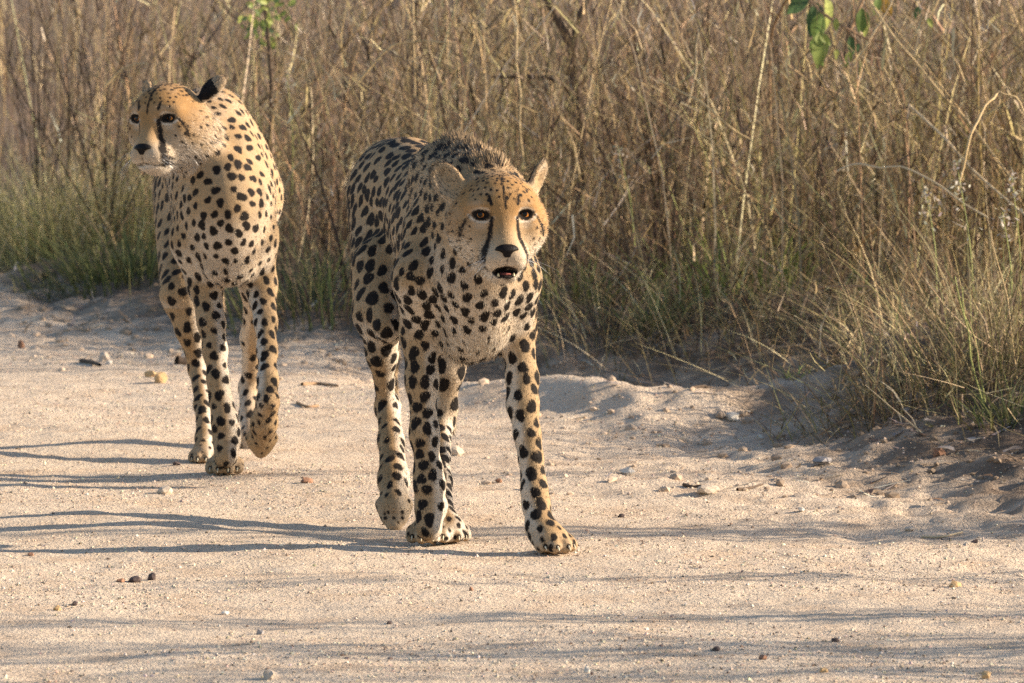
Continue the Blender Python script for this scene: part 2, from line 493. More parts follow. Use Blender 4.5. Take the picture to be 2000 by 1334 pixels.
def eye_material():
    m, nt, out = new_mat("eye_amber")
    tc = node(nt, "ShaderNodeTexCoord").outputs["Object"]
    sx = node(nt, "ShaderNodeSeparateXYZ"); nt.links.new(tc, sx.inputs[0])
    r = mathn(nt, 'SQRT', mathn(nt, 'ADD', mathn(nt, 'POWER', sx.outputs[0], 2.0), mathn(nt, 'POWER', sx.outputs[2], 2.0)))
    n = noise(nt, 900, 2, 0.5, tc)
    iris = mixc(nt, n, (0.42, 0.135, 0.022), (0.66, 0.25, 0.045))
    c = mixc(nt, ramp(nt, r, 0.0046, 0.0054), (0.004, 0.003, 0.003), iris)
    c = mixc(nt, ramp(nt, r, 0.0120, 0.0136), c, (0.012, 0.008, 0.006))
    principled(nt, out, c, 0.12, spec=0.25)
    return m
M_EYE = eye_material()

GAPS = []
def paw(center, fwd, side, scale=1.0, inner=None, lift=0.0, claws=None, flow=None):
    """toes and pad: centre is a point on the ground below the paw"""
    fwd = nrm(np.asarray(fwd, float)); side = np.asarray(side, float); up = np.cross(side, fwd); up = up if up[2] > 0 else -up
    c = np.asarray(center, float); s = scale; R = np.stack([side, fwd, up]); out = []
    kw = dict(fl=0.0045, sp=0.016, sr=0.0035, wh=0.12, inner=inner)
    out.append(ell(c + up * 0.026 * s - fwd * 0.012 * s, np.array([0.033, 0.034, 0.027]) * s, R, 0.02, flow=fwd + np.array([0, 0, -0.6]), **kw))
    for i, (l, f) in enumerate(((-0.0300, 0.004), (-0.0115, 0.020), (0.0115, 0.020), (0.0300, 0.004))):
        t = c + side * l * s + fwd * f * s
        out.append(cap(t + up * 0.024 * s - fwd * 0.012 * s, t + up * 0.0145 * s + fwd * 0.006 * s, 0.0125 * s, 0.0138 * s, 0.0035, flow=fwd + np.array([0, 0, -0.8]), **kw))
        if claws is not None:
            if i < 3: GAPS.append((c + side * (l + 0.0098) * s + fwd * (0.021 if i == 1 else 0.014) * s + up * 0.012 * s, 0.0042 * s))
            claws.append((t + up * 0.0165 * s + fwd * 0.0195 * s, fwd, up, s))
    return out

def head_prims(O, r, f, u, sc, mouth_open, cheek, ears):
    """O: middle of the skull at eye height; r, f, u: right (as seen), forward, up; millimetre plan"""
    R = np.stack([r, f, u])
    L = lambda a, b, c: O + (r * a + f * b + u * c) * 0.001 * sc
    out = []; mm = 0.001 * sc
    kw = dict(fl=0.0048, sp=0.0098, sr=0.0042, reg=1)
    out.append(ell(L(0, -8, 13), np.array([71, 86, 66]) * mm, R, 0.02, flow=-f, **kw))
    out.append(ell(L(0, 34, 6), np.array([56, 40, 44]) * mm, R, 0.03, flow=-f + u, **kw))
    for s in (-1, 1):
        out.append(ell(L(s * 51 * cheek, -6, -24), np.array([51 * cheek, 58, 55]) * mm, R, 0.03, flow=-f + r * s - u * 0.4, fl=0.010, sp=0.018, sr=0.0038, reg=1, wh=0.1))
        out.append(ell(L(s * 38, 51, 17), np.array([28, 17, 10]) * mm, R, 0.02, flow=-f + u * 0.6 + r * s * 0.4, **kw))
        out.append(ell(L(s * 42, 36, -36), np.array([26, 22, 26]) * mm, R, 0.03, flow=-f + r * s - u * 0.4, **kw))
    out.append(cap(L(0, 46, -4), L(0, 84, -60), 32 * mm, 25 * mm, 0.025, flow=-f + u, fl=0.005, sp=0.02, sr=0, reg=1))
    for s in (-1, 1):
        out.append(ell(L(s * 19, 79, -86), np.array([24.5, 30, 23]) * mm, R, 0.02, flow=-f + r * s - u * 0.3, fl=0.006, sp=0.02, sr=0, reg=1, wh=0.55))
    for s in (-1, 1):                                       # hollow beside the bridge of the nose
        out.append(ell(L(s * 44, 84, -34), np.array([15, 16, 22]) * mm, R, 0.022, sub=True, flow=f))
    drop = 9 if mouth_open else 0
    out.append(ell(L(0, 62, -109 - drop), np.array([24, 32, 14]) * mm, R, 0.015, flow=-f - u, fl=0.009, sr=0, reg=1, wh=1.0))
    out.append(ell(L(0, 14, -80), np.array([48, 58, 46]) * mm, R, 0.04, flow=-f - u * 0.8, fl=0.013, sr=0.0040, sp=0.022, reg=1, wh=0.45))
    if mouth_open:
        out.append(ell(L(1, 88, -111), np.array([25, 30, 8.5]) * mm, R, 0.006, sub=True, flow=f))
    else:
        out.append(ell(L(0, 100, -107), np.array([34, 22, 1.8]) * mm, R, 0.006, sub=True, flow=f))
    for s in (-1, 1):
        out.append(ell(L(s * 43.5, 72, -1), np.array([16.0, 16, 10.5]) * mm, R, 0.008, sub=True, flow=f))
    for s in (-1, 1):                                       # heavy upper lid
        out.append(ell(L(s * 42, 54.5, 9.0), np.array([21, 12, 5.8]) * mm, R, 0.006, flow=-f + u * 0.6, fl=0.004, sr=0, reg=1))
    for (base, tip, face, wd) in ears:                      # ear: shallow shell opening towards 'face'
        b = L(*base); t = L(*tip); ax = nrm(t - b); fc = face[0] * r + face[1] * f + face[2] * u
        fc = nrm(fc - ax * (fc @ ax)); sd = np.cross(ax, fc); H = np.linalg.norm(t - b)
        RR = np.stack([sd, fc, ax]); c = (b + t) / 2
        out.append(ell(c, (wd * mm, 13 * mm, H * 0.62), RR, 0.012, flow=ax + r * 0.3 * np.sign(base[0]), fl=0.011, sr=0, reg=2, wh=0.15))
        out.append(ell(c + fc * 12 * mm + ax * 0.02 * H, (wd * mm * 0.78, 13.5 * mm, H * 0.50), RR, 0.005, sub=True, flow=ax))
        out[-1].ear = (c, fc)
        out[-2].ear = (c, fc)
    return out, L

def face_marks(lv, mouth_open):
    """distance to the dark lines of the face in the head's own millimetre frame (metres returned)"""
    d = np.full(len(lv), 9.0)
    fr = lv[:, 1] > 18
    p2 = lv[:, [0, 2]]
    dr = 9 if mouth_open else 0
    for s in (-1, 1):
        lines = [([(25, -8), (27, -30)], 3.8), ([(27, -30), (29, -46), (36, -62)], 4.6), ([(36, -62), (42, -78)], 4.8), ([(42, -78), (43.5, -92)], 4.0),
                 ([(60, 1), (72, -12)], 2.2), ([(72, -12), (79, -27), (82, -42)], 3.2), ([(26, 18), (29, 34)], 3.4)]
        if mouth_open: lines += [([(42.5, -93), (38, -104), (31, -110)], 1.6)]
        else: lines += [([(42, -93), (40, -104), (33, -109)], 3.2), ([(33, -109), (20, -108), (9, -105), (0, -103)], 1.3)]
        for pts, w in lines:
            pp = [(s * a, b) for a, b in pts]
            taper = w
            dd = poly_dist(p2, pp) - taper
            d = np.where(fr, np.minimum(d, dd), d)
        ex = (lv[:, 0] - s * 43.5) * s; ez = lv[:, 2] + 1 - ex * 0.08
        hz = np.where(ez > 0, 9.5, 12.5); e = (np.sqrt((ex / 18.5) ** 2 + (ez / hz) ** 2) - 1) * 12
        d = np.where(fr, np.minimum(d, e), d)
    d = np.where(fr, np.minimum(d, poly_dist(p2, [(0, 74), (0, 44), (1, 10)]) - 3.0), d)
    d = np.where(lv[:, 1] > 60, np.minimum(d, poly_dist(p2, [(0, -88), (0, -103)]) - 1.6), d)
    if mouth_open:   # black lips and gape
        q = (lv - np.array([1, 86, -114])) / np.array([26.5, 36, 13])
        d = np.minimum(d, (np.linalg.norm(q, axis=1) - 1) * 14)
    return d * 0.001

def make_cheetah(name, label, origin, build, h=0.0042, nfur=230000, seed=1, tan=1.0, spot_scale=1.0, spot_r=1.12):
    rng = np.random.default_rng(seed)
    origin = np.asarray(origin, float)
    root = empty(name, origin); tag(root, label, "cheetah", "two cheetahs walking along the dirt road")
    spec = build()
    prims = spec['prims']
    v, q = solve(prims, h)
    N, fa = vert_normals(v, q)
    # blend of the pieces' own traits
    W = np.zeros(len(v)); flow = np.zeros((len(v), 3)); fl = np.zeros(len(v)); wh = np.zeros(len(v)); sp = np.zeros(len(v)); sr = np.zeros(len(v)); reg = np.zeros((len(v), 4))
    eardark = np.full(len(v), 9.0)
    for p in prims:
        near = ((v > p.lo - 0.03) & (v < p.hi + 0.03)).all(1)
        if not near.any(): continue
        vv = v[near]; d = np.abs(p.fn(vv))
        if hasattr(p, 'ear'):
            c, fc = p.ear
            back = (N[near] @ fc); dd = np.where((d < 0.006) & (back < -0.15) & ((vv - c) @ p.flow < 0.012), -0.004, 9.0)
            if not p.sub: eardark[near] = np.minimum(eardark[near], np.where((vv - c) @ fc < -0.001, dd, 9.0))
        if p.sub: continue
        w = np.exp(-d / 0.009)
        wi = w
        W[near] += w; flow[near] += w[:, None] * p.flow; fl[near] += w * p.fl; sp[near] += w * p.sp; sr[near] += w * p.sr
        a = np.full(len(vv), p.wh)
        if p.inner is not None: a = np.maximum(a, ss(N[near] @ p.inner, 0.0, 0.6) * 0.95)
        wh[near] += w * a; reg[near, p.reg] += w
    W = np.maximum(W, 1e-9)
    flow /= W[:, None]; fl /= W; wh /= W; sp /= W; sr /= W; reg /= W[:, None]
    wh = np.maximum(wh, ss(-N[:, 2], 0.05, 0.65) * (v[:, 2] > 0.33) * 0.85)
    # spots: scattered with a spacing that follows the body
    tang = nrm(flow - (np.einsum('ij,ij->i', flow, N))[:, None] * N)
    el_v = 1.12 + 0.55 * np.where(reg[:, 1] + reg[:, 2] < 0.3, tang[:, 1] ** 2, 0)     # spots drawn out along the trunk
    cand = rng.permutation(len(v))[:60000]
    acc = np.zeros((4000, 3)); accr = np.zeros(4000); acch = np.zeros(4000); na = 0
    O, r_, f_, u_, hs = spec['head']
    lv = np.stack([(v - O) @ r_, (v - O) @ f_, (v - O) @ u_], -1) * 1000 / hs
    nohead = (reg[:, 1] > 0.5) & (lv[:, 1] > 10) & ((lv[:, 2] < 24) & ~((np.abs(lv[:, 0]) > 58) & (lv[:, 2] < -18)) | (np.abs(lv[:, 0]) > 60) & (lv[:, 2] > -10))
    for i in cand:
        if sr[i] < 0.002 or nohead[i] or reg[i, 2] > 0.08: continue
        s = sp[i] * spot_scale * rng.uniform(0.82, 1.12)
        if na:
            dd = acc[:na] - v[i]; dd[:, 1] /= el_v[i] / 1.12
            d2 = np.einsum('ij,ij->i', dd, dd)
            if d2.min() < s * s: continue
        acc[na] = v[i]; accr[na] = sr[i] * (spot_r if reg[i, 1] < 0.5 else 0.95) * rng.uniform(0.75, 1.15); acch[na] = i; na += 1
        if na >= 3999: break
    kd = kdtree.KDTree(na)
    for i in range(na): kd.insert(acc[i], i)
    kd.balance()
    for i in range(na):                                     # neighbours rarely run together
        nd = kd.find_n(acc[i], 2)[1][2]
        if rng.uniform() > 0.12: accr[i] = min(accr[i], 0.46 * nd)
    tang = nrm(flow - (np.einsum('ij,ij->i', flow, N))[:, None] * N)
    spot = np.full(len(v), 0.05)
    nb = np.zeros((len(v), 3), np.int32)
    for i in range(len(v)):
        r3 = kd.find_n(v[i], 3)
        nb[i] = [x[1] for x in r3]
    for j in range(3):
        s = nb[:, j]; dv = v - acc[s]
        al = np.einsum('ij,ij->i', dv, tang[acch[s].astype(int)])
        el = el_v[acch[s].astype(int)]
        dist = np.sqrt(np.maximum(np.einsum('ij,ij->i', dv, dv) - al * al, 0) + (al / el) ** 2)
        ang = np.arctan2(al, np.einsum('ij,ij->i', dv, np.cross(N, tang)))
        wob = 1 + 0.12 * np.sin(2 * ang + s * 1.7) + 0.08 * np.sin(3 * ang + s * 2.9)
        spot = np.minimum(spot, dist - accr[s] * wob)
    inh = (reg[:, 1] > 0.35)
    spot = np.where(inh, np.minimum(spot, face_marks(lv, spec['open'])), spot)
    spot = np.minimum(spot, eardark)
    for c, rr in spec.get('black', []) + [(cl[0], 0.0055) for cl in spec['claws']] + GAPS:
        spot = np.minimum(spot, np.linalg.norm(v - c, axis=1) - rr)
    # pale parts of the face
    fw = inh & (lv[:, 1] > 10)
    pf = np.maximum(ss(-lv[:, 2], 84, 106) * (1 - 0.5 * ss(np.abs(lv[:, 0]), 30, 60)), 0)
    for s in (-1, 1):
        ex = (lv[:, 0] - s * 43.5) * s; ez = lv[:, 2] + 1 - ex * 0.08
        rim = (np.sqrt((ex / 18.5) ** 2 + (ez / 12.5) ** 2) - 1) * 12
        pf = np.maximum(pf, 1.0 * np.exp(-((rim - 2.2) / 2.0) ** 2) * (ez < -2))
        pf = np.maximum(pf, 0.45 * np.exp(-(((lv[:, 0] - s * 44) / 14) ** 2 + ((lv[:, 2] + 22) / 9) ** 2)))
        pf = np.maximum(pf, 0.35 * np.exp(-(((lv[:, 0] - s * 62) / 22) ** 2 + ((lv[:, 2] + 62) / 30) ** 2)))
        pf = np.maximum(pf, 0.22 * np.exp(-(((lv[:, 0] - s * 45) / 20) ** 2 + ((lv[:, 2] - 20) / 7) ** 2)))
    wh = np.where(fw, np.maximum(wh, pf), wh)
    wh = np.clip(wh + (fbm(v[:, 0] * 25 + v[:, 2] * 9, v[:, 1] * 25 + v[:, 2] * 21, 3, 2) - 0.45) * 0.45, 0, 1)
    och = np.clip(np.where(inh, 0.85 * ss(lv[:, 2], -75, 10) * ss(lv[:, 1], -60, 20), 0.0) + 0.35 * ss(N[:, 2], 0.3, 0.9) * (reg[:, 1] < 0.3), 0, 1)
    body = mesh_arrays("body", v - origin, quads=q, mat=M_COAT, parent=root, attrs={"spot": spot, "pale": wh, "ochre": och})
    # fur: short hairs lying along the coat, longer on chest, cheeks and mane
    fq = rng.choice(len(q), nfur, p=fa / fa.sum())
    a, b = rng.uniform(0, 1, (2, nfur)); w4 = np.stack([(1 - a) * (1 - b), a * (1 - b), a * b, (1 - a) * b], -1)
    Q = q[fq]
    def itp(x): return (x[Q] * (w4 if x.ndim == 1 else w4[..., None])).sum(1)
    bp = itp(v); bn = nrm(itp(N)); bt = itp(tang); bt = nrm(bt - np.einsum('ij,ij->i', bt, bn)[:, None] * bn)
    L = itp(fl) * rng.uniform(0.6, 1.25, nfur); sd = itp(spot) + rng.normal(0, 0.0020, nfur); pw = np.clip(itp(wh) + rng.normal(0, 0.12, nfur), 0, 1)
    rg = itp(reg)
    eyeclear = np.ones(nfur, bool)
    blv = np.stack([(bp - O) @ r_, (bp - O) @ f_, (bp - O) @ u_], -1) * 1000 / hs
    for s in (-1, 1):
        ee = ((blv[:, 0] - s * 43.5) / 17) ** 2 + ((blv[:, 2] + 2) / 10.5) ** 2
        eyeclear &= ~((ee < 1) & (blv[:, 1] > 20))
    nz = ((blv[:, 0] / 27) ** 2 + ((blv[:, 2] + 72) / 17) ** 2 < 1) & (blv[:, 1] > 60)
    eyeclear &= ~nz
    if spec['open']:
        eyeclear &= ~((np.linalg.norm((blv - np.array([1, 86, -112])) / np.array([27, 36, 13]), axis=1) < 1))
    lift = np.clip(0.16 + 18 * (L - 0.009), 0.10, 0.8)
    dirn = nrm(bt + bn * (lift * rng.uniform(0.6, 1.4, nfur))[:, None] + rng.normal(0, 0.20, (nfur, 3)))
    bo = np.clip(itp(och) + rng.normal(0, 0.1, nfur), 0, 1)[:, None]
    base = (np.array(TAN_C)[None] * (1 - bo) + np.array(OCHRE)[None] * bo) * (1 - pw[:, None]) + np.array(WHITE_C)[None] * pw[:, None]
    base = base * np.clip(1 + rng.normal(0, 0.36, (nfur, 1)), 0.25, 1.9) * tan
    base = np.where((sd < 0)[:, None], np.array(DARK_C)[None] * rng.uniform(0.6, 2.0, (nfur, 1)), base)
    base = base * (1 - 0.5 * np.clip(rg[:, 2:3], 0, 1))
    if 'mane' in spec: base = spec['mane'](bp, bn, L, base, rng)
    base = np.clip(base, 0.003, 0.95)
    wid = nrm(np.cross(dirn, bn)); ww = rng.uniform(0.0005, 0.0010, nfur) * (1 + np.clip((L - 0.015) * 10, 0, 0.5))
    short = eyeclear & (L < 0.017); long_ = eyeclear & (L >= 0.017)
    def nn(sel): return nrm(bn[sel] * 0.9 + dirn[sel] * 0.25 + rng.normal(0, 0.30, (sel.sum(), 3)))
    V = []; T = []; Cc = []; NN = []; off = 0
    p0 = bp[short] - bn[short] * 0.0008; tip = p0 + dirn[short] * L[short][:, None]; wv = wid[short] * ww[short][:, None]
    n = len(p0)
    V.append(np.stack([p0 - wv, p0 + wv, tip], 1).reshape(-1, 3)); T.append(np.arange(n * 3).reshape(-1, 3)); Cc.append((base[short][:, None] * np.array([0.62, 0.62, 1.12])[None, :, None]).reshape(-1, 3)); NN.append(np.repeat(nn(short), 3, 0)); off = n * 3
    p0 = bp[long_] - bn[long_] * 0.001; n = len(p0); LL = L[long_][:, None]
    droop = np.array([0, 0, -0.25]) * LL
    if 'droop' in spec: droop = droop * spec['droop'](bp[long_])[:, None]
    md = p0 + dirn[long_] * LL * 0.55 + droop * 0.3; tip = p0 + dirn[long_] * LL + droop; wv = wid[long_] * ww[long_][:, None]
    V.append(np.stack([p0 - wv, p0 + wv, md + wv * 0.8, md - wv * 0.8, tip], 1).reshape(-1, 3))
    k = off + np.arange(n)[:, None] * 5
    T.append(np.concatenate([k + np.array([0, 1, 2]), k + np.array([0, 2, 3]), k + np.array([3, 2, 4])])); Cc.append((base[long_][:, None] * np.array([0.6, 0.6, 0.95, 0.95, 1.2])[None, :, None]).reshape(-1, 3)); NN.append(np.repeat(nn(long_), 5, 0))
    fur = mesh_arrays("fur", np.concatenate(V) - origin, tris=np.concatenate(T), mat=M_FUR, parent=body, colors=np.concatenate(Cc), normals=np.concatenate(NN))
    fur["kind"] = "stuff"
    # eyes, nose, claws, whiskers, teeth
    Lp = spec['L']; R3 = Matrix([[r_[0], f_[0], u_[0]], [r_[1], f_[1], u_[1]], [r_[2], f_[2], u_[2]]])
    import bmesh
    for s in (-1, 1):
        bm = bmesh.new(); bmesh.ops.create_uvsphere(bm, u_segments=24, v_segments=16, radius=0.0158 * hs)
        for vv in bm.verts: vv.co.y *= 0.9; vv.co.z *= 0.93
        me = bpy.data.meshes.new("eye"); bm.to_mesh(me); bm.free()
        me.materials.append(M_EYE)
        for pl in me.polygons: pl.use_smooth = True
        # turn +Y of the eyeball towards where it looks
        e = bpy.data.objects.new("eye", me); COL.objects.link(e); e.parent = root
        gaze = spec['gaze']; gy = Vector(gaze).normalized(); gx = gy.cross(Vector((0, 0, 1))).normalized(); gzv = gx.cross(gy)
        e.matrix_local = Matrix.Translation(Vector(Lp(s * 43.5, 46.5, -1.5) - origin)) @ Matrix([[gx[i], gy[i], gzv[i]] for i in range(3)]).to_4x4()
    # nose pad
    bm = bmesh.new(); bmesh.ops.create_uvsphere(bm, u_segments=28, v_segments=20, radius=1)
    for vv in bm.verts:
        x, y, z = vv.co
        w = 1.0 if z > 0.15 else 1.0 - 0.85 * min(1, (0.15 - z) / 1.0)      # narrows towards the lip
        nx = x * 24.5 * w; nz = z * 15.5; ny = y * 15
        for s in (-1, 1):                                                   # nostrils
            g2 = ((nx - s * 15) / 7.5) ** 2 + ((nz + 2.5 - abs(nx - s * 9) * 0.25) / 4.2) ** 2
            if y > 0: ny -= 9 * math.exp(-g2)
        if y > 0: ny -= 2.5 * math.exp(-(nx / 2.5) ** 2) * (z < 0.2)
        vv.co = (nx * 0.001 * hs, ny * 0.001 * hs, nz * 0.001 * hs)
    me = bpy.data.meshes.new("nose"); bm.to_mesh(me); bm.free(); me.materials.append(M_NOSE)
    for pl in me.polygons: pl.use_smooth = True
    nose = bpy.data.objects.new("nose", me); COL.objects.link(nose); nose.parent = root
    nose.matrix_local = Matrix.Translation(Vector(Lp(0, 102, -73) - origin)) @ R3.to_4x4() @ Matrix.Rotation(math.radians(-18), 4, 'X')
    for (p, fw_, up_, s) in spec['claws']:
        n = 6; vv = []; side = np.cross(fw_, up_)
        ring = [(0, 0, 0.0026), (0.006, -0.001, 0.0020), (0.0095, -0.005, 0.0006)]
        for (aa, bb, rr) in ring:
            for k2 in range(n):
                t = 2 * math.pi * k2 / n
                vv.append(p + fw_ * (aa - 0.003) * s + up_ * (bb - aa * 0.35) * s + (side * math.cos(t) * 0.7 + up_ * math.sin(t)) * rr * s)
        qs = [(i * n + k2, i * n + (k2 + 1) % n, (i + 1) * n + (k2 + 1) % n, (i + 1) * n + k2) for i in range(2) for k2 in range(n)]
        mesh_arrays("claw", np.array(vv) - origin, quads=np.array(qs), mat=M_CLAW, parent=root)
    for s in (-1, 1):
        for _ in range(8):
            bag = Bag()
            bag.add(ribbons(Lp(s * rng.uniform(30, 42), rng.uniform(80, 92), rng.uniform(-98, -76))[None] - origin, (r_ * s * rng.uniform(0.6, 1.0) + f_ * rng.uniform(-0.3, 0.2) + u_ * rng.uniform(-0.75, -0.05))[None],
                            rng.uniform(0.035, 0.07, 1), np.array([0.0006]), np.array([[0, 0, -0.3]]), 5, np.full((1, 3), 0.62), wdir=u_[None], tipw=0.25))
            bag.build("whisker", M_FUR, root)
    if spec['open']:
        for s in (-1, 1):
            vv = []; n = 6
            for (z, rr) in ((0, 2.8), (3.0, 2.3), (5.5, 0.9)):
                for k2 in range(n):
                    t = 2 * math.pi * k2 / n; vv.append(Lp(1 + s * 15 + math.cos(t) * rr, 84 + math.sin(t) * rr, -121 + z * 1.15))
            qs = [(i * n + k2, i * n + (k2 + 1) % n, (i + 1) * n + (k2 + 1) % n, (i + 1) * n + k2) for i in range(2) for k2 in range(n)]
            mesh_arrays("tooth", np.array(vv) - origin, quads=np.array(qs), mat=M_TOOTH, parent=root)
        vv = []
        bm = bmesh.new(); bmesh.ops.create_uvsphere(bm, u_segments=14, v_segments=8, radius=1)
        for x in bm.verts: x.co = Vector(Lp(1 + x.co.x * 13, 66 + x.co.y * 22, -117 + x.co.z * 4.5) - origin)
        me = bpy.data.meshes.new("tongue"); bm.to_mesh(me); bm.free(); me.materials.append(M_TONGUE)
        tg = bpy.data.objects.new("tongue", me); COL.objects.link(tg); tg.parent = root
    return root

def frame(O, yaw, pitch, roll=0.0):
    """head frame: yaw to the right of the viewer, pitch up"""
    f = np.array([math.sin(yaw) * math.cos(pitch), -math.cos(yaw) * math.cos(pitch), math.sin(pitch)])
    r = nrm(np.cross(np.array([0, 0, 1.0]), -f)); r = nrm(np.cross(f, np.array([0, 0, 1.0]))) * -1
    if r[0] < 0: r = -r
    u = np.cross(r, -f); u = u if u[2] > 0 else -u
    c, s = math.cos(roll), math.sin(roll)
    return r * c + u * s, f, u * c - r * s

LEG = dict(sp=0.0265, sr=0.0098)
def chain(pts, k=0.02, **kw):
    """pts: (px, py, depth, radius)"""
    out = []
    for a, b in zip(pts[:-1], pts[1:]):
        out.append(cap(P(*a[:3]), P(*b[:3]), a[3] * 0.90, b[3] * 0.90, k, **kw))      # radius without the coat
    return out
XR = np.array([1.0, 0, 0]); XL = -XR

def build_front():
    pr = []; claws = []
    back = np.array([-0.2, 1, -0.15])
    st = [(-.262, 13.07, .635, .065, .085), (-.246, 12.99, .645, .100, .122), (-.217, 12.84, .645, .104, .130), (-.18, 12.66, .632, .092, .118),
          (-.132, 12.45, .592, .112, .150), (-.092, 12.27, .570, .117, .180), (-.062, 12.12, .577, .098, .168), (-.045, 12.03, .585, .075, .11)]
    pr.append(loft(st, 0.03, flow=back, fl=0.0048, sp=0.0262, sr=0.0104))
    # withers, neck, breast
    pr.append(cap(P(868, 345, 12.27), P(930, 380, 12.03), .072, .080, 0.05, flow=(-0.2, 1, 0.1), fl=0.009, sp=0.0245, sr=0.0088))
    pr.append(cap(P(930, 430, 12.12), P(965, 425, 11.95), .105, .090, 0.05, flow=(-0.2, 1, -0.2), fl=0.008, sp=0.0235, sr=0.0078))
    pr.append(cap(P(888, 302, 12.22), P(958, 340, 11.99), .026, .022, 0.03, flow=(-0.25, 0.7, 0.8), fl=0.042, sp=0.030, sr=0.006))
    pr.append(cap(P(925, 540, 12.03), P(925, 640, 12.10), .085, .060, 0.05, flow=(0, 0.2, -1), fl=0.009, sp=0.026, sr=0.0080, wh=0.5))
    pr.append(cap(P(900, 660, 12.12), P(958, 655, 12.12), .034, .030, 0.04, flow=(0.1, -0.1, -1), fl=0.026, sr=0, wh=1.0))
    pr.append(ell(P(935, 640, 12.06), (.048, .036, .040), None, 0.04, flow=(0.1, -0.1, -1), fl=0.013, sr=0, wh=0.8))
    # shoulders and fore legs (as seen: left, then right)
    sf = (XR, 0.85)
    pr += chain([(862, 335, 12.27, .040), (840, 450, 12.14, .052), (820, 545, 12.06, .055)], 0.028, flow=(0, 0.3, -1), sp=0.0250, sr=0.0090)
    pr += chain([(820, 545, 12.06, .055), (824, 650, 12.15, .046)], 0.03, flow=(0, 0.1, -1), inner=XR, sp=0.0255, sr=0.0088)
    pr += chain([(822, 660, 12.13, .043), (824, 745, 12.11, .032), (829, 848, 12.10, .0285), (838, 930, 12.09, .0290), (842, 985, 12.08, .0305), (838, 1030, 12.06, .030)], 0.025, flow=(0, 0, -1), inner=XR, **LEG)
    pr.append(ell(P(838, 950, 12.075), (.0295, .028, .024), None, 0.012, flow=(0, 0, -1), inner=XR, **LEG)); pr.append(ell(P(828, 668, 12.19), (.028, .034, .030), None, 0.02, flow=(0, 0, -1), **LEG))
    c = G(836, 1061); pr += paw(c, (-0.02, -1, 0), XR, 1.03, XR, claws=claws)
    pr += chain([(925, 340, 12.2, .040), (975, 450, 12.12, .050), (1006, 545, 12.05, .052)], 0.028, flow=(0, 0.3, -1), sp=0.0250, sr=0.0090)
    pr += chain([(1006, 545, 12.05, .052), (1014, 650, 12.13, .038)], 0.03, flow=(0, 0.1, -1), inner=XL, sp=0.0255, sr=0.0088)
    pr += chain([(1013, 660, 12.12, .035), (1020, 740, 12.10, .033), (1021, 790, 12.08, .0325), (1030, 850, 12.06, .0265), (1037, 895, 12.05, .0240), (1042, 940, 12.04, .0240), (1047, 985, 12.02, .0270), (1055, 1030, 11.99, .0290), (1070, 1052, 11.96, .026)], 0.02, flow=(0, 0, -1), inner=XL, **LEG)
    pr.append(ell(P(1044, 958, 12.02), (.0265, .027, .022), None, 0.012, flow=(0, 0, -1), inner=XL, **LEG)); pr.append(ell(P(1020, 672, 12.18), (.026, .034, .028), None, 0.02, flow=(0, 0, -1), **LEG))
    c = G(1082, 1080); pr += paw(c, (0.45, -0.9, 0), nrm(np.array([0.9, 0.45, 0])), 1.05, None, claws=claws)
    # hind legs
    pr.append(cap(P(772, 395, 12.93), P(742, 610, 12.60), .100, .054, 0.04, flow=(0, 0.2, -1), sp=0.034, sr=0.0136))
    pr.append(cap(P(745, 520, 12.66), P(757, 640, 12.52), .060, .030, 0.03, flow=(0, 0.2, -1), sp=0.032, sr=0.0118, inner=XR))
    pr += chain([(742, 610, 12.60, .052), (746, 690, 12.62, .031), (753, 775, 12.68, .0215)], 0.03, flow=(0, 0, -1), inner=XR, sp=0.03, sr=0.0105)
    pr.append(cap(P(757, 782, 12.72), P(757, 800, 12.70), .024, .026, 0.02, flow=(0, 0, -1), inner=XR, **LEG))
    pr += chain([(758, 795, 12.69, .026), (764, 860, 12.60, .0275), (769, 935, 12.50, .033), (770, 985, 12.44, .033)], 0.02, flow=(0, 0, -1), inner=XR, fl=0.0085, sp=0.028, sr=0.0075)
    f2 = nrm(np.array([0.0, -0.42, -1.0]))
    b0 = P(770, 985, 12.44); b1 = b0.copy(); f2a = f2
    for i, (l, e) in enumerate(((-0.026, 0.030), (-0.009, 0.044), (0.009, 0.046), (0.026, 0.032))):
        a = b0 + XR * l; pr.append(cap(a, a + f2 * e + XL * l * 0.35, 0.014, 0.0115, 0.008, flow=f2, fl=0.0045, sr=0.002, sp=0.02, wh=0.2))
    pr.append(cap(P(842, 395, 12.93), P(886, 630, 12.48), .095, .055, 0.04, flow=(0, 0.2, -1), inner=XL, sp=0.034, sr=0.0136))
    pr += chain([(884, 640, 12.47, .050), (872, 720, 12.47, .0365), (866, 800, 12.50, .0255), (862, 830, 12.50, .024)], 0.03, flow=(0, 0, -1), inner=XL, sp=0.036, sr=0.0120, fl=0.008, wh=0.45)
    pr.append(cap(P(876, 825, 12.53), P(880, 835, 12.53), .016, .012, 0.02, flow=(0.4, 0.3, -1), fl=0.015, sr=0, wh=0.7))
    pr += chain([(862, 830, 12.49, .024), (862, 940, 12.30, .0210), (870, 1015, 12.19, .022), (880, 1036, 12.16, .024)], 0.02, flow=(0, 0, -1), inner=XR, **LEG)
    c = G(884, 1058); pr += paw(c, (0.1, -1, 0), nrm(np.array([1, 0.1, 0])), 0.86, XR, claws=claws)
    # tail, hanging behind the near hind leg
    tl = [(-.262, 13.08, .66, .036), (-.272, 13.20, .56, .028), (-.276, 13.27, .42, .024), (-.274, 13.29, .28, .023), (-.268, 13.28, .17, .022)]
    for a, b in zip(tl[:-1], tl[1:]): pr.append(cap(a[:3], b[:3], a[3], b[3], 0.03, flow=(0, 0.2, -1), sp=0.032, sr=0.011, fl=0.014))
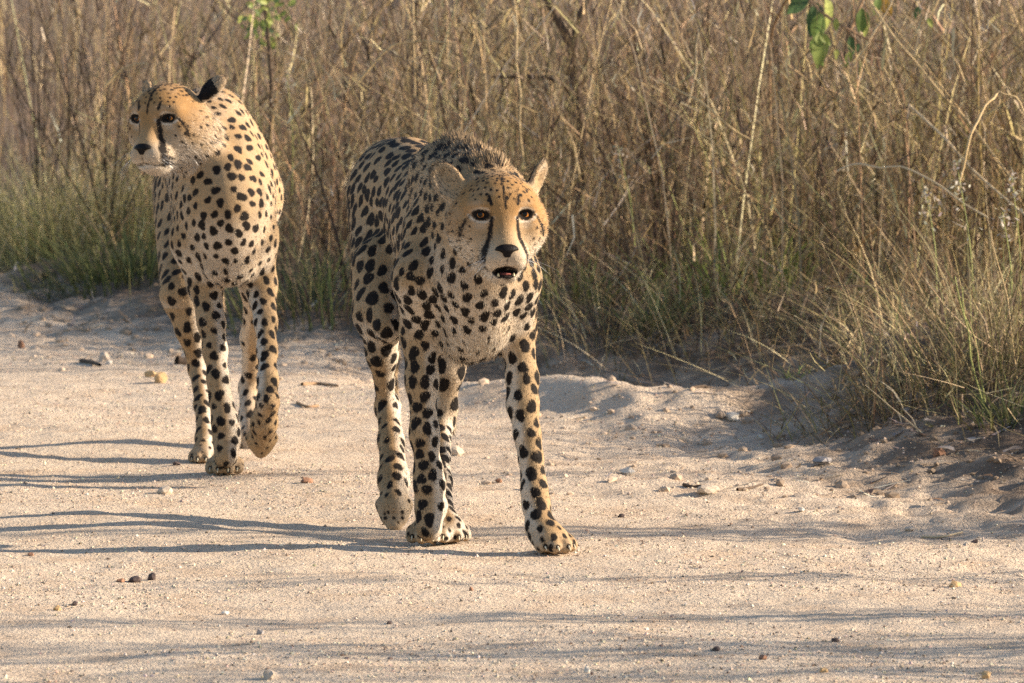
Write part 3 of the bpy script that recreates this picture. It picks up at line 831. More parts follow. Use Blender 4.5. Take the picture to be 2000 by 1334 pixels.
    O = P(973, 418, 11.90); r, f, u = frame(O, math.radians(9), math.radians(4), math.radians(0))
    ears = [((-76, -22, 34), (-112, -38, 92), (-0.15, 0.9, 0.2), 31), ((70, -22, 42), (98, -40, 98), (0.85, 0.5, 0.1), 21)]
    hp, L = head_prims(O, r, f, u, 1.0, True, 0.955, ears)
    pr += hp
    def mane(bp, bn, Lh, base, rng):
        m = Lh > 0.022
        top = m & (bp[:, 2] > 0.69)
        g = rng.uniform(0, 1, len(bp))[:, None]
        col = np.array([[0.34, 0.24, 0.14]]) * (0.16 + 1.0 * g ** 1.3)
        return np.where(top[:, None], col, base)
    gaze = nrm(np.array([0, 0, CAMH]) - O + np.array([0.8, 0, 0]))
    return dict(prims=pr, head=(O, r, f, u, 1.0), L=L, open=True, claws=claws, gaze=gaze, mane=mane, droop=lambda p: np.where(p[:, 2] > 0.69, -0.3, 1.0),
                black=[(b1 + XR * l + f2a * e + np.array([0, -0.011, 0.004]), 0.0048) for l in (-.0175, 0, .0175) for e in (.012, .022, .032)] + [(P(1030, 1030, 12.03), 0.012), (P(1075, 1068, 11.925), 0.006), (P(1108, 1070, 11.92), 0.008), (P(836, 1052, 12.02), 0.007), (P(892, 1050, 12.09), 0.007)])

def build_rear():
    pr = []; claws = []
    back = np.array([-0.1, 1, -0.15])
    st = [(-.735, 14.48, .61, .065, .085), (-.725, 14.40, .625, .103, .128), (-.712, 14.24, .63, .104, .13), (-.692, 14.05, .62, .092, .118),
          (-.668, 13.85, .61, .112, .152), (-.648, 13.68, .607, .116, .176), (-.635, 13.54, .607, .096, .162), (-.628, 13.46, .61, .075, .11)]
    pr.append(loft(st, 0.03, flow=back, fl=0.0050, sp=0.0262, sr=0.0098))
    pr.append(cap(P(415, 232, 13.66), P(468, 385, 13.78), .072, .098, 0.05, flow=(0.2, 1, -0.5), fl=0.008, sp=0.0235, sr=0.0070))
    pr.append(cap(P(392, 262, 13.60), P(440, 400, 13.56), .088, .108, 0.05, flow=(0.2, 0.4, -1), fl=0.009, sp=0.0235, sr=0.0070, wh=0.25))
    pr.append(cap(P(442, 400, 13.50), P(448, 500, 13.52), .080, .062, 0.05, flow=(0, 0.1, -1), fl=0.010, sp=0.0255, sr=0.0072, wh=0.65))
    pr.append(cap(P(440, 510, 13.55), P(462, 512, 13.55), .030, .030, 0.04, flow=(0, -0.1, -1), fl=0.02, sr=0, wh=0.5))
    # fore legs
    pr += chain([(395, 330, 13.72, .040), (384, 400, 13.62, .050), (380, 470, 13.55, .055)], 0.028, flow=(0, 0.3, -1), sp=0.0245, sr=0.0080)
    pr += chain([(380, 470, 13.55, .055), (400, 560, 13.61, .042)], 0.03, flow=(0, 0.1, -1), inner=XR, sp=0.027, sr=0.0090)
    pr += chain([(402, 565, 13.58, .040), (413, 629, 13.55, .0305), (420, 685, 13.53, .026), (426, 741, 13.51, .0235), (431, 778, 13.50, .0235), (438, 816, 13.49, .0265), (443, 853, 13.48, .029), (441, 890, 13.46, .030)], 0.025, flow=(0, 0, -1), inner=XR, **LEG)
    pr.append(ell(P(439, 828, 13.475), (.0275, .027, .023), None, 0.012, flow=(0, 0, -1), inner=XR, **LEG))
    c = G(439, 926); pr += paw(c, (-0.05, -1, 0), XR, 1.0, None, claws=claws)
    pr += chain([(462, 320, 13.74, .040), (482, 400, 13.63, .050), (494, 465, 13.55, .055)], 0.028, flow=(0, 0.3, -1), sp=0.0245, sr=0.0080)
    pr += chain([(494, 465, 13.55, .055), (508, 560, 13.60, .040)], 0.03, flow=(0, 0.1, -1), inner=XL, sp=0.028, sr=0.0084)
    pr += chain([(509, 560, 13.58, .040), (519, 629, 13.50, .0255), (522, 685, 13.45, .0225), (523, 741, 13.40, .0225), (523, 785, 13.37, .026)], 0.02, flow=(0, 0, -1), inner=XL, **LEG)
    pr += chain([(523, 785, 13.37, .026), (516, 825, 13.40, .031), (511, 855, 13.43, .031)], 0.015, flow=(0, 0, -1), fl=0.01, sp=0.020, sr=0.006, wh=0.0)
    b0 = P(511, 855, 13.43); f2 = nrm(np.array([-0.05, 0.25, -1.0]))
    for l, e in ((-0.024, 0.024), (-0.008, 0.036), (0.008, 0.036), (0.024, 0.024)):
        a = b0 + XR * l; pr.append(cap(a, a + f2 * e + XL * l * 0.4, 0.0135, 0.0105, 0.008, flow=f2, fl=0.005, sr=0.003, sp=0.016))
    # hind legs
    pr.append(cap(P(385, 380, 14.35), P(360, 575, 14.04), .105, .055, 0.04, flow=(0, 0.2, -1), sp=0.034, sr=0.0132))
    pr += chain([(361, 575, 14.02, .052), (372, 640, 14.02, .034), (387, 720, 14.06, .023)], 0.03, flow=(0, 0, -1), inner=XR, sp=0.032, sr=0.0105)
    pr += chain([(388, 722, 14.06, .024), (396, 790, 13.93, .020), (400, 855, 13.82, .021), (398, 880, 13.78, .024)], 0.02, flow=(0, 0, -1), inner=XR, **LEG)
    c = G(397, 904); pr += paw(c, (-0.05, -1, 0), XR, 0.80, XR, claws=claws)
    pr.append(cap(P(440, 380, 14.35), P(504, 555, 14.08), .092, .040, 0.03, flow=(0, 0.2, -1), inner=XL, sp=0.034, sr=0.0132))
    pr += chain([(504, 560, 14.08, .038), (494, 660, 14.15, .027), (488, 755, 14.24, .023)], 0.03, flow=(0, 0, -1), inner=XL, wh=0.25, sp=0.03, sr=0.0095)
    pr += chain([(486, 757, 14.24, .026), (486, 810, 14.16, .0225), (489, 850, 14.09, .024)], 0.02, flow=(0, 0, -1), inner=XL, wh=0.35, **LEG)
    b0 = P(489, 850, 14.09); f2 = nrm(np.array([0.05, -0.5, -1.0]))
    for l, e in ((-0.020, 0.024), (-0.007, 0.034), (0.007, 0.034), (0.020, 0.024)):
        a = b0 + XR * l; pr.append(cap(a, a + f2 * e, 0.0125, 0.0105, 0.008, flow=f2, fl=0.010, sr=0.002, sp=0.02, wh=0.4))
    tl = [(-.735, 14.50, .63, .036), (-.728, 14.62, .52, .028), (-.718, 14.68, .38, .024), (-.712, 14.70, .26, .023)]
    for a, b in zip(tl[:-1], tl[1:]): pr.append(cap(a[:3], b[:3], a[3], b[3], 0.03, flow=(0, 0.2, -1), sp=0.032, sr=0.011, fl=0.014))
    hs = 0.97
    O = P(327, 230, 13.46); r, f, u = frame(O, math.radians(-29), math.radians(3), math.radians(2))
    ears = [((-66, -26, 44), (-84, -44, 82), (-0.5, 0.7, 0.1), 20), ((76, -30, 46), (116, -52, 88), (0.35, -0.9, 0.0), 25)]
    hp, L = head_prims(O, r, f, u, hs, False, 0.93, ears)
    pr += hp
    pr.append(ell(L(52, -40, -48), (.052, .06, .062), None, 0.04, flow=(0.6, 0.4, -0.8), fl=0.016, wh=0.35, sp=0.022, sr=0.004, reg=1))
    gaze = nrm(f + np.array([-0.1, 0, -0.02]))
    return dict(prims=pr, head=(O, r, f, u, hs), L=L, open=False, claws=claws, gaze=gaze)

front = make_cheetah("cheetah", "cheetah in front, head low and mouth open, stepping toward the camera", G(900, 1060), build_front, nfur=300000, seed=3, spot_r=1.22)
rear = make_cheetah("cheetah", "cheetah behind on the left, head raised and turned aside, one forepaw lifted", G(445, 915), build_rear, nfur=200000, seed=5, tan=np.array([1.02, 1.05, 1.14]), spot_scale=1.0, spot_r=1.0)
# ------------------------------------------------------------------ grass and shrubs of the verge
def scatter(n, x0, x1, y0, y1, keep):
    x = RNG.uniform(x0, x1, n); y = RNG.uniform(y0, y1, n)
    k = RNG.uniform(0, 1, n) < keep(x, y)
    x, y = x[k], y[k]
    return np.stack([x, y, ground_z(x, y) - 0.01], -1)
def clumped(x, y, f=2.2, seed=11): return ss(fbm(x * f, y * f, 3, seed), 0.30, 0.55)

bag = Bag()
# the tall stand behind the ditch
pos = scatter(24000, -4.2, 3.8, 16.2, 26, lambda x, y: ss(edge_dist(x, y), 0.1, 0.6) * (0.06 + 0.94 * ss(fbm(x * 3.4, y * 2.6, 3, 11), 0.36, 0.56)) * np.where(y < 20.5, 1, 0.6) * (1 - 0.75 * ((x < -0.75) & (edge_dist(x, y) < 0.6))))
stems(bag, pos, 0.65, 1.65, 0.22, DRY, [.20, .27, .20, .09, .14, .10], leaves=3, heads=0.55, sway=0.18)
# thick old stalks
pos = scatter(900, -3.3, 2.8, 16.3, 19.5, lambda x, y: ss(edge_dist(x, y), 0.1, 0.4) * (0.2 + 0.8 * clumped(x, y, 1.8, 15)))
stems(bag, pos, 0.7, 1.7, 0.30, [(0.52, 0.38, 0.20), (0.62, 0.50, 0.34), (0.30, 0.20, 0.12), (0.10, 0.07, 0.05)], None, (0.005, 0.009), leaves=2, heads=0.6, sway=0.2)
# leaning and fallen ones among them
pos = scatter(3600, -3.0, 3.0, 16.4, 20.5, lambda x, y: ss(edge_dist(x, y), 0.12, 0.4))
stems(bag, pos, 0.5, 1.2, 0.95, DRY, leaves=1, heads=0.4, sway=0.40)
# tangle of broken leaves and straw through the stand
pos = scatter(34000, -3.3, 2.8, 16.3, 21, lambda x, y: ss(edge_dist(x, y), 0.05, 0.4) * (1 - 0.8 * ss(edge_dist(x, y), 1.2, 2.6)))
n = len(pos); pos[:, 2] += 0.03 + 1.15 * RNG.uniform(0, 1, n) ** 1.1
bag.add(ribbons(pos, RNG.normal(0, 1, (n, 3)) + np.array([0.0, 0, 0.5]), RNG.uniform(0.03, 0.16, n), RNG.uniform(0.0025, 0.008, n), RNG.normal(0, 0.35, (n, 3)), 2, pal(n, DRY + [(0.62, 0.52, 0.38)], 0.3, [.20, .22, .20, .09, .18, .07, .04])))
# low leafy growth at the foot of the stand
pos = scatter(5200, -3.0, 2.6, 15.6, 19.8, lambda x, y: ss(edge_dist(x, y), -0.02, 0.15) * (1 - ss(edge_dist(x, y), 0.5, 1.2)) * (0.3 + 0.7 * clumped(x, y, 3, 4)))
n = len(pos); a = RNG.uniform(0, 6.283, n); m = RNG.uniform(0.1, 0.9, n)
cols = np.where((RNG.uniform(0, 1, n) < 0.35)[:, None], pal(n, GREEN, 0.25), pal(n, DRY, 0.25))
bag.add(ribbons(pos, np.stack([np.cos(a) * m, np.sin(a) * m, np.ones(n)], -1), RNG.uniform(0.10, 0.42, n), RNG.uniform(0.003, 0.008, n),
                np.stack([np.cos(a) * .4, np.sin(a) * .4, -RNG.uniform(0.1, 0.8, n)], -1), 4, cols))
# the stand goes on along the road beyond the left of the picture
pos = scatter(9000, -13, -2.5, 20.5, 46, lambda x, y: ss(edge_dist(x, y), 0.15, 0.6) * (1 - ss(edge_dist(x, y), 2.5, 5.5)) * (0.15 + 0.85 * clumped(x, y, 1.5, 33)))
stems(bag, pos, 0.7, 1.6, 0.24, DRY, [.22, .26, .18, .10, .12, .12], leaves=2, heads=0.5, sway=0.2, wid=(0.003, 0.006))
back = bag.build("tall_dry_grass", M_GRASS)
tag(back, "tall dry straw-coloured grass standing along the far side of the road", "grass", kind="stuff")

# near verge, right of the frame and running on past the camera: thin and low, with unseen clumps added to shade the road
bag = Bag()
pos = scatter(5200, 1.0, 6.5, 3.5, 17, lambda x, y: ss(edge_dist(x, y), 0.0, 0.6) * (0.15 + 0.85 * clumped(x, y, 1.6, 8)) * ((x > 1.25 + 0 * y) | (y > 15.2)))
stems(bag, pos, 0.18, 0.55, 0.30, DRY + GREEN[:2], leaves=2, heads=0.3, sway=0.2)
pos = scatter(1500, 2.2, 7.5, 4, 16.5, lambda x, y: ss(edge_dist(x, y), 0.6, 1.4) * clumped(x, y, 1.1, 21))
stems(bag, pos, 0.6, 1.25, 0.22, DRY, leaves=2, heads=0.5)
for (cx, cy, n, hh, sy) in ((2.7, 12.48, 90, 1.05, .07), (3.3, 12.62, 40, 1.55, .04), (3.0, 11.12, 60, 1.55, .035), (3.2, 10.68, 90, 1.8, .05), (3.6, 10.42, 80, 1.9, .06), (3.9, 10.85, 40, 2.0, .03), (2.8, 10.02, 50, 1.3, .04), (3.6, 13.75, 60, 2.1, .05), (3.2, 11.75, 25, 1.4, .03)):  # clumps placed out of view to throw shade bands across the road
    x = RNG.normal(cx, 0.16, n); y = RNG.normal(cy, sy, n)
    stems(bag, np.stack([x, y, ground_z(x, y)], -1), hh * 0.6, hh, 0.08, DRY, leaves=3, heads=0.7)
    m = n * 5; x = RNG.normal(cx, 0.2, m); y = RNG.normal(cy, sy, m)      # broad leaves that make the clump's shadow dense
    bag.add(ribbons(np.stack([x, y, ground_z(x, y) + RNG.uniform(0.05, 0.95, m) * hh], -1), RNG.normal(0, 1, (m, 3)) + np.array([0, 0, .8]), RNG.uniform(.06, .16, m), RNG.uniform(.010, .022, m), RNG.normal(0, .3, (m, 3)), 2, pal(m, DRY[:3] + GREEN[:2], .25)))
near = bag.build("roadside_grass_and_shade_clumps", M_GRASS)
tag(near, "thin dry roadside grass growing at the right edge of the road, with unseen clumps added to shade it", "grass", kind="stuff")

def tussock(name, label, px, py, n, rad, h, cols, lean, wid, group=None, seeds=0, curl=0.5, d=None, leafn=0):
    c = G(px, py) if d is None else np.array([P(px, py, d)[0], d, 0]); c[2] = gz(c[0], c[1])
    b = Bag(); x = RNG.normal(c[0], rad, n); y = RNG.normal(c[1], rad, n)
    pos = np.stack([x, y, ground_z(x, y) - 0.01], -1)
    out = nrm(pos - c + RNG.normal(0, 0.02, (n, 3))); out[:, 2] = 0
    m = np.abs(RNG.normal(0, lean, n))[:, None]
    dd = out * m + np.array([0, 0, 1.0]) + RNG.normal(0, 0.18, (n, 3))
    L = RNG.uniform(0.45, 1.0, n) * h
    bend = out * RNG.uniform(0, curl, n)[:, None] + np.stack([RNG.normal(0, .08, n), RNG.normal(0, .08, n), -RNG.uniform(0, curl * 0.9, n)], -1)
    cc = pal(n, cols, 0.22)
    b.add(ribbons(pos, dd, L, RNG.uniform(*wid, n), bend, 5, cc, tipcol=np.clip(cc * 1.25, 0, .9)))
    dn = nrm(dd)
    for k in range(leafn):
        t = RNG.uniform(0.1, 0.8, n); p = pos + dn * (L * t)[:, None] + bend * (L * t * t)[:, None]
        b.add(ribbons(p, RNG.normal(0, 1, (n, 3)) + np.array([0, 0, 0.8]), RNG.uniform(0.05, 0.16, n), RNG.uniform(0.002, 0.004, n), RNG.normal(0, .3, (n, 3)), 2, pal(n, cols, 0.25)))
    for k in range(seeds):
        t = RNG.uniform(0.85, 1.0, n); p = pos + dn * (L * t)[:, None] + bend * (L * t * t)[:, None]
        b.add(ribbons(p, RNG.normal(0, 1, (n, 3)), RNG.uniform(0.008, 0.02, n), RNG.uniform(0.002, 0.004, n), RNG.normal(0, .2, (n, 3)), 1, pal(n, [(0.6, 0.52, 0.38), (0.45, 0.36, 0.22)], 0.2)))
    o = b.build(name, M_GRASS, loc=c)
    return tag(o, label, "grass tussock", group)
YG = [(0.25, 0.23, 0.10), (0.38, 0.31, 0.17), (0.13, 0.13, 0.05), (0.44, 0.35, 0.20), (0.20, 0.14, 0.085), (0.12, 0.085, 0.055)]
FEATH = [(0.32, 0.29, 0.12), (0.42, 0.36, 0.18), (0.22, 0.21, 0.08), (0.48, 0.40, 0.23)]
GRP = "tussocks of grass along the verge"
tussock("grass_tussock", "feathery yellow-green grass clump at the far left road edge behind the rear cheetah", 130, 540, 1500, 0.19, 0.50, FEATH, 0.55, (0.0016, 0.004), GRP, seeds=2, curl=0.5)
tussock("grass_tussock", "smaller soft green grass clump at the very left edge of the picture", 15, 520, 450, 0.14, 0.36, FEATH, 0.5, (0.0016, 0.0035), GRP, seeds=2)
tussock("grass_tussock", "dark green low clump beside the legs of the rear cheetah", 265, 585, 700, 0.15, 0.28, GREEN, 0.8, (0.003, 0.006), GRP)
tussock("grass_tussock", "dark low grass between the two cheetahs", 620, 655, 420, 0.15, 0.30, GREEN + DRY[1:3], 0.7, (0.003, 0.006), GRP)
tussock("grass_tussock", "bright green broad-bladed clump in the middle of the verge above the ditch", 1440, 668, 130, 0.11, 0.26, [(0.17, 0.22, 0.05), (0.24, 0.27, 0.08), (0.24, 0.20, 0.10)], 0.55, (0.006, 0.011), GRP)
tussock("grass_tussock", "green broad-bladed clump close behind the front cheetah's shoulder", 1130, 672, 70, 0.08, 0.22, [(0.14, 0.17, 0.05), (0.20, 0.20, 0.07)], 0.5, (0.005, 0.010), GRP)
tussock("grass_tussock", "small green blades standing at the foot of the grass right of the ditch", 1290, 690, 110, 0.05, 0.16, GREEN, 0.5, (0.004, 0.009), GRP)
tussock("grass_tussock", "large sprawling yellow-green grass clump at the right edge of the picture", 1960, 860, 300, 0.14, 0.60, YG, 0.75, (0.0014, 0.0030), GRP, seeds=1, curl=0.45, leafn=1)
tussock("grass_tussock", "low tangle of dry and green grass spilling onto the road at right", 1800, 860, 420, 0.14, 0.30, YG + DRY[:3], 1.0, (0.0016, 0.004), GRP, curl=0.8, leafn=1)
tussock("grass_tussock", "small dark green tuft at the foot of the rightmost grass clump", 1965, 900, 160, 0.05, 0.14, GREEN, 0.8, (0.002, 0.005), GRP)
tussock("grass_tussock", "dry brown tangled grass on the earth mound at right", 1880, 760, 620, 0.22, 0.42, DRY, 1.1, (0.0016, 0.0038), GRP, curl=0.7, leafn=1)
tussock("grass_tussock", "fine arching grass hanging over the ditch beside the fallen reed", 1600, 700, 320, 0.14, 0.36, DRY + FEATH, 0.9, (0.0014, 0.003), GRP, curl=0.9)
tussock("grass_tussock", "dry brown grass hanging over the ditch behind the front cheetah's foreleg", 1180, 690, 420, 0.16, 0.34, DRY + GREEN[:1], 1.0, (0.0016, 0.0036), GRP, curl=0.9)
tussock("grass_tussock", "dry tangled grass overhanging the middle of the ditch", 1390, 695, 460, 0.17, 0.34, DRY + GREEN[:1], 1.0, (0.0016, 0.0036), GRP, curl=0.9)
tussock("grass_tussock", "tiny green sprig on the sunlit berm at right", 1545, 800, 22, 0.025, 0.07, [(0.30, 0.33, 0.10)], 0.7, (0.003, 0.006), GRP)
tussock("grass_tussock", "short dry stubble standing on the crest of the berm", 1205, 775, 12, 0.015, 0.07, DRY[:2], 0.5, (0.002, 0.004), GRP)

bag = Bag()
x = RNG.normal(1.15, 0.28, 2600); y = RNG.normal(14.75, 0.55, 2600); k = edge_dist(x, y) > -0.12; x, y = x[k], y[k]; n = len(x)
pz = np.stack([x, y, ground_z(x, y) + RNG.uniform(0, 0.07, n)], -1)
bag.add(ribbons(pz, RNG.normal(0, 1, (n, 3)) * np.array([1, 1, .45]), RNG.uniform(.04, .22, n), RNG.uniform(.0015, .005, n), RNG.normal(0, .3, (n, 3)), 3, pal(n, DRY + GREEN[:1], .3)))
deb = bag.build("straw_litter", M_GRASS); tag(deb, "dry straw and dead stems matted over the earth mound at right", "litter", kind="stuff")
# single stalks that can be picked out
def tube(name, pts, r0, r1, mat, parent=None, loc=None, sides=6, sub=4):
    pts = np.asarray(pts, float)
    # Catmull-Rom
    q = np.concatenate([[2 * pts[0] - pts[1]], pts, [2 * pts[-1] - pts[-2]]])
    out = []
    for i in range(1, len(q) - 2):
        for t in np.linspace(0, 1, sub, endpoint=False):
            a, b, c, d = q[i - 1], q[i], q[i + 1], q[i + 2]
            out.append(0.5 * (2 * b + (c - a) * t + (2 * a - 5 * b + 4 * c - d) * t * t + (3 * b - a - 3 * c + d) * t ** 3))
    out.append(pts[-1]); c = np.array(out); n = len(c)
    T = nrm(np.gradient(c, axis=0)); ref = np.array([0.3, 1, 0.2]); A = nrm(np.cross(T, ref)); B = np.cross(T, A)
    r = np.linspace(r0, r1, n) * (1 + 0.12 * np.sin(np.arange(n) * 2.1))
    ang = np.linspace(0, 2 * np.pi, sides, endpoint=False)
    v = (c[:, None] + r[:, None, None] * (A[:, None] * np.cos(ang)[None, :, None] + B[:, None] * np.sin(ang)[None, :, None])).reshape(-1, 3)
    k = np.arange(n - 1)[:, None] * sides; j = np.arange(sides)[None]
    qd = np.stack([k + j, k + (j + 1) % sides, k + sides + (j + 1) % sides, k + sides + j], -1).reshape(-1, 4)
    if loc is not None: v = v - np.asarray(loc)
    o = mesh_arrays(name, v, quads=qd, mat=mat, parent=parent)
    if loc is not None and parent is None: o.location = loc
    return o
M_STRAW = simple_mat("straw", (0.52, 0.38, 0.20), 0.7, 0.3, 60)
M_STRAWP = simple_mat("straw_pale", (0.56, 0.44, 0.28), 0.7, 0.25, 60)
M_STRAWB = simple_mat("straw_brown", (0.30, 0.19, 0.11), 0.8, 0.3, 60)
M_BARK = simple_mat("dark_bark", (0.10, 0.07, 0.05), 0.9, 0.4, 50)
M_STEMG = simple_mat("green_stem", (0.30, 0.32, 0.10), 0.7, 0.25, 60)
def stalk(label, pts, r0, r1, mat, name="dry_stalk", group="single stalks standing out of the grass"):
    w = [P(*p) for p in pts]
    k = [w[0]]                                              # joints give the stalk slight kinks
    for a, b_ in zip(w[:-1], w[1:]): k += [(a + b_) / 2 + RNG.normal(0, 0.0045, 3), b_]
    w = k
    o = tube(name, w, r0 * .72, r1 * .72, mat, loc=w[0], sub=2); return tag(o, label, "stalk", group)
stalk("long fallen reed lying over the ditch, its pale end on the sunlit berm", [(1470, 772, 15.45), (1600, 738, 15.6), (1720, 700, 15.75), (1870, 640, 15.9)], .0065, .005, M_STRAWP, "fallen_reed")
stalk("thinner grey reed lying level above the ditch", [(1365, 703, 16.3), (1480, 683, 16.3), (1640, 668, 16.2)], .0035, .003, M_STRAWB, "fallen_reed")
stalk("thick straw stalk slanting down to the right from the leafy twig", [(1700, 5, 16.6), (1748, 75, 16.5), (1800, 135, 16.45), (1890, 235, 16.4), (1985, 360, 16.3)], .005, .004, M_STRAW)
stalk("straight pale stalk crossing the leafy twig, leaning to the right", [(1660, 145, 16.7), (1690, 95, 16.6), (1725, 35, 16.6), (1750, -25, 16.6)], .004, .003, M_STRAWP)
stalk("pale stalk slanting through the grass to the upper left edge of the right clump", [(1775, 205, 16.5), (1850, 275, 16.4), (1960, 385, 16.3), (2040, 450, 16.2)], .0055, .004, M_STRAWP)
stalk("arching fuzzy stalk in the middle of the right-hand grass", [(1635, 335, 16.2), (1680, 320, 16.1), (1760, 325, 16.0), (1840, 365, 15.9), (1930, 425, 15.8)], .004, .003, M_STRAWP)
stalk("drooping golden seed stalk bent over at the right", [(2010, 260, 15.3), (1985, 190, 15.3), (1950, 180, 15.3), (1925, 205, 15.25), (1895, 265, 15.2), (1870, 370, 15.2)], .003, .0045, M_STRAW)
stalk("golden blade hanging beside the drooping seed stalk", [(1955, 182, 15.3), (1945, 215, 15.3), (1932, 245, 15.3)], .003, .001, M_STRAW)
stalk("brown diagonal stem crossing the middle of the tall grass", [(1285, 155, 16.9), (1340, 185, 16.9), (1400, 225, 16.8), (1465, 272, 16.8)], .0055, .0035, M_STRAW)
stalk("pale bent stalk bowing to the left behind the front cheetah's back", [(700, 160, 17.6), (765, 90, 17.6), (830, 80, 17.6), (900, 85, 17.5)], .005, .003, M_STRAW)
stalk("horizontal straw stalk beside the sapling trunk", [(1040, 165, 18.4), (1120, 135, 18.3), (1215, 130, 18.2)], .004, .003, M_STRAW)
stalk("upright golden stem just left of the front cheetah's right ear", [(1025, 330, 17.3), (1015, 240, 17.3), (1008, 120, 17.4), (1000, -30, 17.5)], .0035, .003, M_STRAW)
stalk("white dead stem standing upright right of the sapling", [(1345, 200, 17.2), (1360, 130, 17.2), (1368, 50, 17.2)], .004, .003, M_STRAWP)
stalk("golden stem standing behind the rear cheetah's back", [(810, 190, 17.8), (808, 90, 17.8), (805, -30, 17.9)], .0035, .003, M_STRAW)
stalk("brown stalk arching over the grass behind the rear cheetah's head", [(205, 170, 18.6), (240, 135, 18.6), (290, 125, 18.5)], .005, .003, M_STRAW)
stalk("dark wiry stem arching over the right-hand mound", [(1600, 562, 15.3), (1700, 560, 15.2), (1790, 590, 15.1), (1880, 640, 15.0), (1960, 720, 14.9)], .003, .0022, M_STRAWB)
stalk("yellow upright stem of the rightmost clump, nearest the road", [(1925, 868, 13.95), (1912, 760, 13.95), (1892, 650, 13.95), (1865, 540, 13.95)], .003, .0018, M_STEMG)
stalk("second yellow stem beside the nearest one at right", [(1930, 865, 13.96), (1922, 770, 13.96), (1905, 660, 13.97), (1880, 560, 13.98)], .0028, .0016, M_STEMG)
stalk("tall golden stem leaning right at the picture's right edge", [(1990, 780, 14.1), (1975, 650, 14.1), (1950, 520, 14.1), (1935, 450, 14.1)], .0025, .0016, M_STRAW)
stalk("thin dry twig reaching left across the low grass at right", [(1885, 905, 13.7), (1800, 845, 13.75), (1740, 795, 13.8), (1690, 752, 13.85)], .0028, .0012, M_STRAWP)
stalk("thin forked twig leaning left beside it over the low grass", [(1795, 850, 13.8), (1765, 800, 13.85), (1730, 756, 13.9)], .0020, .001, M_STRAWP)
stalk("curved dry stem bowing over the pale leaf litter at right", [(1600, 850, 14.1), (1640, 825, 14.1), (1690, 820, 14.1), (1760, 835, 14.0)], .0022, .0014, M_STRAWB)
stalk("dead twig leaning in the dark hollow left of the rear cheetah", [(235, 560, 18.7), (205, 480, 18.8), (150, 400, 18.9)], .005, .002, M_STRAWB)
stalk("pale dead twig branching off in the hollow left of the rear cheetah", [(205, 480, 18.8), (235, 450, 18.8), (262, 405, 18.8)], .003, .0015, M_STRAWB)

# leaves
def leaf_mesh(name, L, W, mat, col, cup=0.25, n=5):
    v = []; c = []
    for i in range(n + 1):
        t = i / n; w = W * 0.5 * (math.sin(math.pi * t ** 0.8) ** 0.8 if 0 < t < 1 else 0.03)
        for s in (-1, -0.5, 0, 0.5, 1):
            v.append((s * w, t * L, abs(s) * w * cup - 0.25 * L * t * t)); c.append([x * (1.2 if s == 0 else 1.0) for x in col])
    q = [(i * 5 + j, i * 5 + j + 1, i * 5 + j + 6, i * 5 + j + 5) for i in range(n) for j in range(4)]
    me = mesh_arrays(name, np.array(v), quads=np.array(q), mat=mat, colors=np.array(c))
    d = me.data; bpy.data.objects.remove(me); return d
GL = [leaf_mesh("leaf", 1, 0.52, M_LEAF, c) for c in ((0.14, 0.21, 0.06), (0.24, 0.30, 0.08), (0.36, 0.40, 0.11), (0.08, 0.14, 0.06), (0.50, 0.30, 0.07))]
def put_leaf(parent, p, L, dirv, k, roll=0.0, wide=1.0):
    o = bpy.data.objects.new("leaf", GL[k]); COL.objects.link(o); o.parent = parent
    y = Vector(dirv).normalized(); z = Vector((math.sin(roll), -math.cos(roll), 0.3)); x = y.cross(z).normalized(); z = x.cross(y)
    m = Matrix([[x[i] * L * wide, y[i] * L, z[i] * L] for i in range(3)]).to_4x4(); m.translation = Vector(p) - parent.location
    o.matrix_local = m; return o

# leafy twig hanging into the top right corner of the picture
bp = np.array([P(1520, 0, 17.9)[0], 17.9, 0.0]); bp[2] = gz(bp[0], bp[1])
sh = empty("leafy_shrub", bp); tag(sh, "green-leaved shrub twig hanging into the top of the grass at right", "shrub")
def lp(*pts): return [P(*p) for p in pts]
tube("stem", [bp + np.array([0, 0, -0.05]), bp + np.array([-0.03, -0.1, 0.6]), P(1525, 20, 17.5), P(1560, -12, 17.1), P(1620, 35, 16.95), P(1690, 75, 16.9), P(1730, 80, 16.88)], .0045, .0040, M_STRAWB, sh, bp)
tube("branch", lp((1660, 60, 16.92), (1690, -10, 16.95), (1720, -60, 17.0)), .005, .003, M_STRAWB, sh, bp)
for (x, y, L, dx, dz, k, roll) in ((1598, 5, .105, -.2, -1, 3, .2), (1605, 25, .10, -.25, -1, 0, -.5), (1612, -5, .10, .25, -1, 2, .9), (1600, 62, .11, .05, -1, 1, .4), (1592, 70, .10, .1, -1, 0, -.8), (1600, 66, .05, .8, -.7, 1, .1),
                             (1682, 15, .085, .1, -1, 0, .3), (1690, 35, .06, .1, -1, 2, .8), (1722, -5, .07, .5, -1, 4, -.2), (1715, -8, .06, -.1, -1, 0, .6), (1632, 35, .04, .1, -1, 2, .2), (1660, 70, .05, .1, -.7, 3, .3),
                             (1678, 85, .04, -.4, -.6, 3, 0), (1580, -10, .09, -.7, -.6, 3, .2), (1660, 100, .05, -.2, -1, 1, .5), (1632, 95, .035, .2, -1, 2, .5), (1795, 12, .04, -.3, -1, 3, .1), (1810, 35, .035, .6, -.8, 2, .1)):
    put_leaf(sh, P(x, y, 17.0 + 0.08 * math.sin(x)), L * 0.92, (dx, 0.15 * math.sin(y), dz), k, roll)
